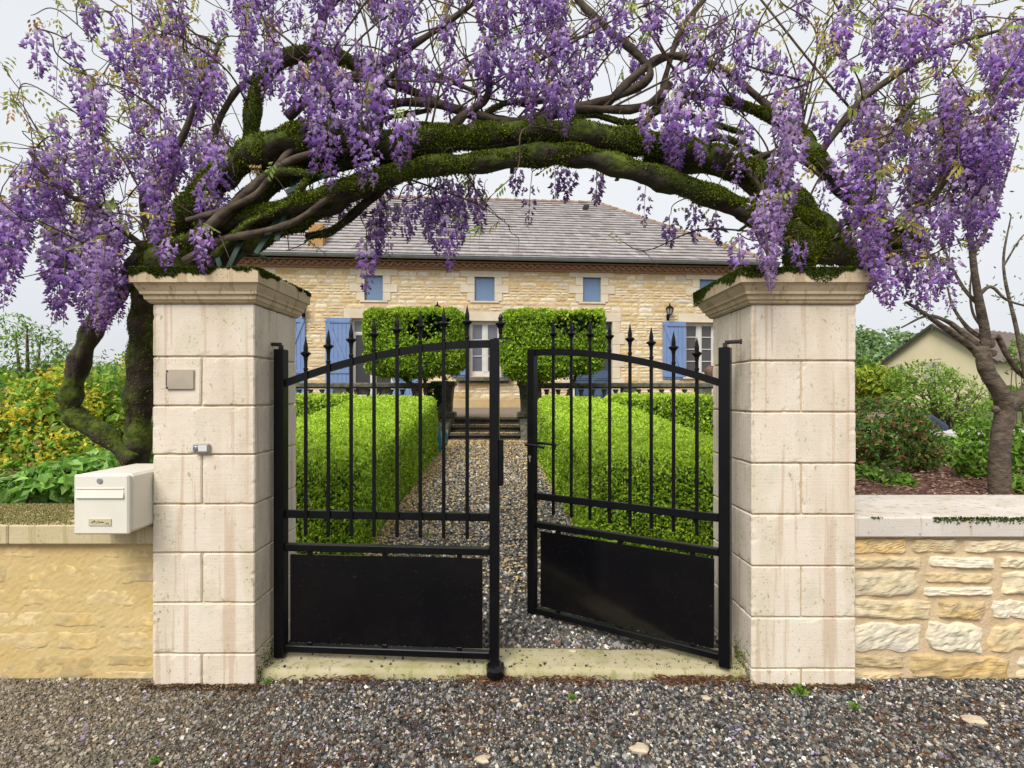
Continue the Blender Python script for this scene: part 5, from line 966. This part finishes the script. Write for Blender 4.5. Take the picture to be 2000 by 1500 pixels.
wood('branch', [(1600, 300, 2.88), (1680, 200, 2.8), (1760, 140, 2.75), (1850, 90, 2.75), (1950, 60, 2.75)], 8, 3, 28, 8, .2, m='wood', moss=0)
wood('branch', [(600, 110, 3.0), (640, 20, 2.95), (720, -60, 2.95)], 8, 5, 29, 8, .2, m='wood', moss=0); wood('branch', [(735, 130, 3.0), (850, 60, 3.0), (960, -20, 3.0)], 9, 4, 30, 8, .2, m='wood', moss=0)
for k_, pts in enumerate(([(560, 300, 2.9), (640, 240, 2.95), (700, 250, 2.98), (760, 230, 3.0), (840, 215, 3.0)], [(500, 340, 2.85), (560, 300, 2.85), (640, 330, 2.85), (720, 310, 2.88), (790, 250, 2.9), (870, 245, 2.9)], [(740, 180, 3.0), (790, 130, 3.0), (860, 150, 3.0), (930, 180, 3.0)], [(610, 300, 2.98), (650, 220, 2.98), (640, 160, 3.0), (600, 120, 3.0)], [(430, 340, 2.9), (420, 260, 2.9), (460, 180, 2.95), (500, 150, 2.95)], [(1080, 255, 2.9), (1150, 225, 2.92), (1230, 240, 2.95), (1300, 215, 2.95), (1370, 235, 2.95), (1450, 260, 2.95)], [(1240, 260, 2.95), (1290, 200, 2.97), (1300, 150, 3.0), (1330, 60, 3.0), (1390, -20, 3.0)],
        [(1330, 300, 2.9), (1400, 270, 2.9), (1460, 290, 2.92), (1520, 330, 2.92)], [(1440, 330, 2.86), (1500, 300, 2.88), (1560, 310, 2.9), (1610, 350, 2.9)], [(1600, 480, 2.8), (1660, 430, 2.76), (1740, 440, 2.74), (1800, 470, 2.72)], [(1530, 470, 2.8), (1500, 440, 2.78), (1490, 380, 2.78), (1460, 330, 2.8)], [(420, 500, 2.72), (480, 440, 2.68), (560, 400, 2.68), (600, 350, 2.7)], [(360, 510, 2.75), (430, 470, 2.7), (500, 455, 2.68), (580, 430, 2.7), (660, 370, 2.7)], [(900, 265, 2.9), (980, 205, 2.92), (1070, 195, 2.95), (1150, 150, 2.95)])):
    wood('branch', pts, 8-k_ % 3, 5, 60+k_, 8, .3, m='mosswood' if k_ % 2 else 'wood', moss=.5 if k_ % 2 else 0)
mp, mn = np.concatenate(mossP), np.concatenate(mossN); r = RNG(201); mb = MB(); v, f, c = tufts(r, mp, mn, r.uniform(.0035, .009, len(mp)), ((.08, .115, .010), (.15, .19, .015), (.05, .07, .008), (.27, .31, .03)), (3, 3, 2, 2)); mb.add(v, f, col=c); mb.build('moss', M['moss'], wis, kind='stuff')
# racemes: a few moulds, then placed one by one
def raceme(L, seed, pale=0.0, sparse=1.0):
    r = RNG(seed); n = int(L*300*sparse); t = np.sort(r.random(n)**.85); a = r.uniform(0, 6.3, n); prof = np.interp(t, [0, .12, .35, .7, 1], [.5, 1, .95, .55, .16]); R_ = (.028+.021*L/.3)*prof*r.uniform(.65, 1.1, n)
    bendx = .05*np.sin(t*2+seed); rad = np.stack([np.cos(a), np.sin(a), 0*a], 1); c = rad*R_[:, None]+np.stack([bendx*L, 0*t, -t*L], 1); sz = np.interp(t, [0, .5, .85, 1], [.026, .025, .017, .008])*r.uniform(.6, 1.3, n)
    top = np.array([(.60, .45, .70), (.74, .61, .80), (.48, .32, .60)]); mid = np.array([(.35, .20, .58), (.46, .29, .65), (.41, .21, .53)]); tip = np.array([(.19, .09, .33), (.24, .11, .36), (.30, .16, .33)]); k = r.integers(0, 3, n); q = np.clip(t*1.5+r.normal(0, .2, n), 0, 1.4)[:, None]
    col = np.where(q < .7, top[k]*(1-q/.7)+mid[k]*(q/.7), mid[k]*(1-(q-.7)/.7)+tip[k]*((q-.7)/.7)); col = col*(1-pale)+np.array((.54, .40, .58))*pale; mb = MB()
    up = unit(rad*.7+np.array([0, 0, .9])+r.normal(0, .25, (n, 3))); tang = np.cross(rad, [0, 0, 1.])
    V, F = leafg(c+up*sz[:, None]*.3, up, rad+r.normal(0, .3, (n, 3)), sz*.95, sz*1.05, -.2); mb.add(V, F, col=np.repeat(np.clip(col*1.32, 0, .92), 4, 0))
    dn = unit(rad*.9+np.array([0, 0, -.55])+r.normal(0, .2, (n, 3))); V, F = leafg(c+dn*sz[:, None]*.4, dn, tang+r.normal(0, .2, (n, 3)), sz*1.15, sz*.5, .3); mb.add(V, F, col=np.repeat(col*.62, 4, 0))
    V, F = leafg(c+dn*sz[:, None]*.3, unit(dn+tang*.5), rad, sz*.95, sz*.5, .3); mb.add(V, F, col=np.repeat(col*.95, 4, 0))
    tt = np.linspace(0, 1.04, 12); v, f = tubeg(np.stack([.05*np.sin(tt*2+seed)*L, 0*tt, .03-tt*(L+.03)], 1), np.linspace(.0024, .001, 12), 4); mb.add(v, f, col=(.20, .21, .08)); return mb
KIND = [(.16, 0, 1), (.20, 0, 1), (.24, .05, 1), (.28, 0, 1), (.32, .12, 1), (.36, 0, .9), (.41, .05, .9), (.44, .5, 1.1), (.30, .3, .4)]
MOULD = []
for k, (L_, pale, sp) in enumerate(KIND): MOULD.append(raceme(L_, 300+k, pale, sp))
def flat(mb): 
    V = np.concatenate([c[0] for c in mb.ch]); F4 = np.concatenate([f for c in mb.ch for f in c[1] if f.shape[1] == 4] or [np.zeros((0, 4), int)]); F3 = np.concatenate([f for c in mb.ch for f in c[1] if f.shape[1] == 3]); return V, [F3]+([F4] if len(F4) else []), np.concatenate([c[3] for c in mb.ch])
FL = [flat(m) for m in MOULD]
r = RNG(210); ANCH = []
def spot(px, py, Y, L_): ANCH.append((px, py, Y, min(range(8), key=lambda k: abs(KIND[k][0]-L_))))
for a in ((70, 65, 2.5, .2), (345, -10, 2.6, .26), (290, 5, 2.6, .2), (330, 470, 2.62, .2), (395, 445, 2.58, .2), (640, 215, 2.55, .34), (705, 205, 2.5, .38), (620, 230, 2.58, .3), (720, 250, 2.52, .3), (780, 235, 2.6, .24), (800, 225, 2.6, .2), (1540, 200, 2.52, .46), (1500, 365, 2.5, .34), (1480, 410, 2.52, .3), (1520, 300, 2.54, .3), (1330, 190, 2.56, .3), (1375, 215, 2.56, .24), (1260, 215, 2.6, .24), (1115, 170, 2.6, .3), (1010, 70, 2.6, .38), (1030, 110, 2.58, .34), (920, 130, 2.6, .2),
          (1450, 30, 2.65, .34), (1220, 15, 2.65, .24), (1355, 40, 2.7, .2), (1310, 460-30, 3.1, .16), (1355, 400, 3.1, .2), (1400, 425, 3.1, .16), (1262, 365, 3.1, .16), (1040, 345, 3.1, .2), (1010, 335, 3.1, .16), (1085, 340, 3.1, .16), (1105, 335, 3.1, .16), (1165, 345, 3.1, .16), (1440, 470, 2.8, .24), (1560, 470, 2.6, .2), (1610, 60, 2.7, .2), (750, 395, 2.95, .34), (715, 470, 2.9, .3), (870, 430, 2.95, .3), (850, 420, 3.0, .24), (900, 410, 3.0, .24), (880, 345, 3.0, .34), (860, 345, 3.05, .27), (930, 380, 3.05, .2), (1720, 520, 2.6, .2), (1660, 395, 2.7, .2), (1700, 400, 2.7, .2), (40, 390, 2.5, .34), (10, 400, 2.5, .38), (185, 180, 2.5, .3), (190, 470, 2.55, .46), (130, 470, 2.55, .34), (170, 490, 2.6, .38), (195, 540, 2.6, .3), (310, 430, 2.7, .2), (160, 150, 2.55, .2)): spot(*a)
for a in ((1538, 185, 2.45), (1550, 250, 2.45), (1492, 372, 2.45), (1512, 395, 2.47)): ANCH.append((*a, 7))
def fill(n, x0, x1, y0, y1, Y0, Y1, Ls): 
    for k in range(n): spot(r.uniform(x0, x1), r.uniform(y0, y1), r.uniform(Y0, Y1), r.choice(Ls))
A_ = [.16, .2, .24, .27, .3, .34]; B_ = [.2, .24, .27, .3, .34, .38]
fill(28, 110, 430, 130, 300, 2.55, 3.5, B_); fill(32, 75, 330, 270, 430, 2.55, 3.4, B_); fill(15, 90, 220, 420, 490, 2.55, 3.2, B_); fill(8, -20, 50, 380, 480, 2.4, 3.0, B_); fill(5, 150, 215, 470, 560, 2.7, 3.3, A_); fill(16, 250, 460, 0, 130, 2.5, 3.5, A_); fill(7, 40, 110, 290, 380, 2.4, 2.8, A_); fill(8, 100, 260, -20, 120, 2.5, 3.4, [.16, .2]); fill(20, 300, 440, 250, 400, 2.7, 3.3, B_)
fill(48, 440, 800, -90, 110, 2.5, 3.4, B_); fill(18, 560, 760, 100, 200, 2.5, 2.8, A_); fill(42, 790, 1100, -60, 170, 2.5, 3.4, A_); fill(20, 1090, 1400, -60, 170, 2.6, 3.4, A_); fill(13, 1380, 1650, -20, 200, 2.6, 3.3, [.16, .2, .24]); fill(9, 1290, 1480, 180, 270, 2.6, 3.0, [.16, .2, .24])
fill(30, 1660, 1900, 120, 290, 2.55, 3.3, B_); fill(26, 1690, 1940, 220, 380, 2.5, 3.2, B_); fill(15, 1690, 1870, 360, 480, 2.5, 3.1, B_); fill(14, 1620, 1900, -20, 130, 2.5, 3.3, A_); fill(9, 1930, 2030, 0, 110, 2.4, 2.9, B_); fill(12, 1880, 1965, 170, 300, 2.5, 2.9, B_); fill(10, 1600, 1720, 180, 340, 2.5, 3.2, A_); fill(8, 1720, 1860, 470, 530, 2.6, 3.0, [.16, .2, .24])
fill(14, 590, 930, 335, 395, 2.9, 3.25, A_); fill(6, 640, 900, 380, 440, 2.9, 3.2, [.16, .2, .24])
ANCH = [(*P(px, py, Y), k) for px, py, Y, k in ANCH]
# twigs: every raceme hangs from a twig that grows from the nearest wood
nodes = np.concatenate(NODES); tips = np.array([a[:3] for a in ANCH]); order = np.argsort([np.min(((nodes-t)**2).sum(1)) for t in tips]); mb = MB(); tw_pts = []
def twig(a, e, r0, r1, sag=.1, n=5):
    d = np.linalg.norm(e-a); m1 = a+(e-a)*.35+r.normal(0, .09*d, 3)+[0, 0, sag*d]; m2 = a+(e-a)*.75+r.normal(0, .07*d, 3)+[0, 0, sag*d]; p = spline([a, m1, m2, e], n); v, f = tubeg(p, np.linspace(r0, r1, len(p)), 5); mb.add(v, f, smooth=True); return p
for k in order:
    e = tips[k]+[0, 0, .03]; dd = ((nodes-e)**2).sum(1)+np.where(nodes[:, 2] < e[2]-.02, 0, .05); a = nodes[np.argmin(dd)]; d = np.linalg.norm(e-a)
    if d < .02: continue
    p = twig(a, e, min(.007, .003+.006*d), .0022); nodes = np.concatenate([nodes, p[3:]]); tw_pts.append(p)
WHIP = [((1100, 230), (1500, 0)), ((1310, 110), (1240, -60)), ((1400, 130), (1560, -50)), ((1480, 190), (1700, 40)), ((1310, 165), (1420, 20)), ((1560, 260), (1540, -30)), ((1590, 280), (1640, 30)), ((1250, 140), (1400, 60)), ((1560, 260), (1850, 130)), ((1640, 350), (1990, 240)), ((1690, 470), (1960, 330)), ((1650, 500), (1830, 400)), ((1740, 490), (1950, 420)), ((1690, 540), (1880, 490)),
        ((280, 380), (30, 200)), ((200, 420), (10, 330)), ((120, 370), (5, 180)), ((350, 280), (60, 30)), ((390, 180), (150, 20)), ((430, 80), (260, -40)), ((290, 490), (0, 440)), ((330, 480), (30, 545)), ((495, 210), (300, 90)), ((520, 140), (420, -60)), ((735, 130), (600, -40)), ((900, 215), (800, 20)), ((950, 190), (1100, 30)), ((1010, 240), (1180, 120)), ((860, 275), (980, 430)), ((640, 460), (560, 490)), ((1120, 300), (940, 400)), ((1540, 460), (1210, 470)), ((780, 350), (1000, 445)), ((1180, 210), (1330, 20)), ((600, 105), (480, 20)), ((740, 170), (980, 60)), ((1500, 380), (1350, 230)), ((1600, 390), (1720, 270)), ((1580, 300), (1500, 60)), ((400, 372), (150, 250)), ((470, 312), (330, 160)), ((1850, 90), (1980, 180)), ((1760, 140), (1800, -40))]
WHIP += [((int(r.uniform(500, 1700)), int(r.uniform(150, 260))), (int(r.uniform(450, 1800)), int(r.uniform(-60, 120)))) for _ in range(26)]
for k, (a, b) in enumerate(WHIP):
    A0 = P(*a, 2.85); A0 = nodes[np.argmin(((nodes-A0)**2).sum(1))]; e = P(*b, r.uniform(2.55, 3.2)); p = twig(A0, e, .0065, .0016, .16 if b[1] < a[1] else .02, 8); tw_pts.append(p); nodes = np.concatenate([nodes, p[4:]])
    for q in range(r.integers(2, 5)): s = p[r.integers(6, len(p)-1)]; tw_pts.append(twig(s, s+r.normal(0, .13, 3)+[0, 0, .06], .003, .001, .1, 4))
for q in range(420): s = nodes[r.integers(len(nodes))]; tw_pts.append(twig(s, s+r.normal(0, .13, 3)+[0, 0, .09], .003, .001, .15, 4))
mb.build('twigs', M['twig'], wis, kind='stuff')
# young bronze and yellow green compound leaves
AP = np.concatenate([p[len(p)//2:] for p in tw_pts]); sel = AP[r.integers(0, len(AP), 1500)]; scr = sel[:, [0, 2]]; px = 1000+sel[:, 0]/sel[:, 1]*FPX; wgt = np.where((px < 420) | (px > 1500), 1.0, .35); sel = sel[r.random(len(sel)) < wgt]
cs, ds, ns_, cl, ls_ = [], [], [], [], []
LP = [(.48, .42, .09), (.42, .46, .11), (.52, .37, .12), (.30, .40, .09), (.46, .26, .10)]
for s in sel:
    d = unit(r.normal(0, 1, 3)+[0, 0, -.5]); L_ = r.uniform(.05, .13); col = rcol(r, 1, LP, [4, 4, 2, 3, 1])[0]; sd = unit(np.cross(d, rsph(r, 1)[0]))
    for q in range(7): t = (q//2+1)/4; sg = 1 if q % 2 else -1; cs.append(s+d*L_*t+sd*sg*.012+[0, 0, -.01]); ds.append(d*.5+sd*sg*.8+np.array([0, 0, -.7])); ns_.append(np.cross(d, sd)+r.normal(0, .3, 3)); cl.append(col*r.uniform(.85, 1.2)); ls_.append(r.uniform(.024, .042))
V, F = leafg(np.array(cs), np.array(ds), np.array(ns_), np.array(ls_), np.array(ls_)*.42, .2); MB().add(V, F, col=np.repeat(np.array(cl), 4, 0)).build('leaves', M['leaf'], wis, kind='stuff')
# 100 racemes as parts, the rest as one mass
ME = [None]*len(MOULD); base = BASE[wis]; imp = [KIND[a[3]][0]/a[1]-(5 if not (-1.0 < a[0]/a[1] < 1.0) else 0)+(1 if n_ < 58 else 0) for n_, a in enumerate(ANCH)]; big = set(np.argsort(imp)[::-1][:100].tolist()); mb = MB()
for n_, (x, y, z, k) in enumerate(ANCH):
    a = r.uniform(0, 6.3); s = r.uniform(.85, 1.15)
    if k < 7 and r.random() < .08: k = 8
    if n_ in big:
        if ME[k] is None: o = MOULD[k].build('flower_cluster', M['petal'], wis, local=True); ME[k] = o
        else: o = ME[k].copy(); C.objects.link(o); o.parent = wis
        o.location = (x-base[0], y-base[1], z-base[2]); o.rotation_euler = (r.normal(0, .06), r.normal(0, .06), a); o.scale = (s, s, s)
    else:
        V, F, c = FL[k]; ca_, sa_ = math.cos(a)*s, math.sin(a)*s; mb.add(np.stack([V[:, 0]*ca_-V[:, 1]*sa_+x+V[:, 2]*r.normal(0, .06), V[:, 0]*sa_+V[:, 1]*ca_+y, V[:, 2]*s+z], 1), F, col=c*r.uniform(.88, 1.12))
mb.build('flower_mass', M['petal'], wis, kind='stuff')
# green iron arch that carries the stems
ar = thing('metal_arch', 'dark green iron arch buried in the mossy wisteria stems above the gate', 'arch', (-.05, 2.9, 2.1)); hoops = []
for Y in (2.82, 3.08):
    p = spline([P(x, y, Y) for x, y in ((450, 522), (520, 450), (620, 385), (760, 330), (1000, 300), (1250, 320), (1420, 380), (1510, 450), (1560, 530))], 8); T = unit(np.gradient(p, axis=0)); n_ = unit(np.cross(T, [0, 1., 0])); V = []
    for q in range(len(p)):
        for (a, b) in ((-.018, -.004), (.018, -.004), (.018, .004), (-.018, .004)): V.append(p[q]+np.array([0, a, 0])+n_[q]*b)
    MB().add(V, [(4*q+t, 4*q+(t+1) % 4, 4*q+4+(t+1) % 4, 4*q+4+t) for q in range(len(p)-1) for t in range(4)]).build('hoop', M['green_iron'], ar); hoops.append(p)
def flatbar(a, b, w, nm):
    a, b = np.array(a), np.array(b); T = unit(b-a); n_ = unit(np.cross(T, [0, 1., 0])); V = [q+n_*s*w/2+np.array([0, e, 0]) for q in (a, b) for s, e in ((-1, -.004), (1, -.004), (1, .004), (-1, .004))]
    MB().add(V, [(0, 1, 5, 4), (1, 2, 6, 5), (2, 3, 7, 6), (3, 0, 4, 7), (3, 2, 1, 0), (4, 5, 6, 7)]).build(nm, M['green_iron'], ar)
for a, b in (((445, 525), (485, 440)), ((500, 495), (560, 400)), ((430, 520), (415, 470)), ((560, 375), (650, 335)), ((540, 470), (580, 340))): flatbar(P(*a, 2.7), P(*b, 2.74), .024, 'brace')
for q in range(4, len(hoops[0])-3, 7): v, f = boxg(*(lambda p: (p[0]-.012, p[0]+.012, 2.825, 3.075, p[2]-.004, p[2]+.004))(hoops[0][q])); MB().add(v, f).build('cross_bar', M['green_iron'], ar)
for o in C.objects:
    if o.type == 'EMPTY': o.empty_display_size = .05
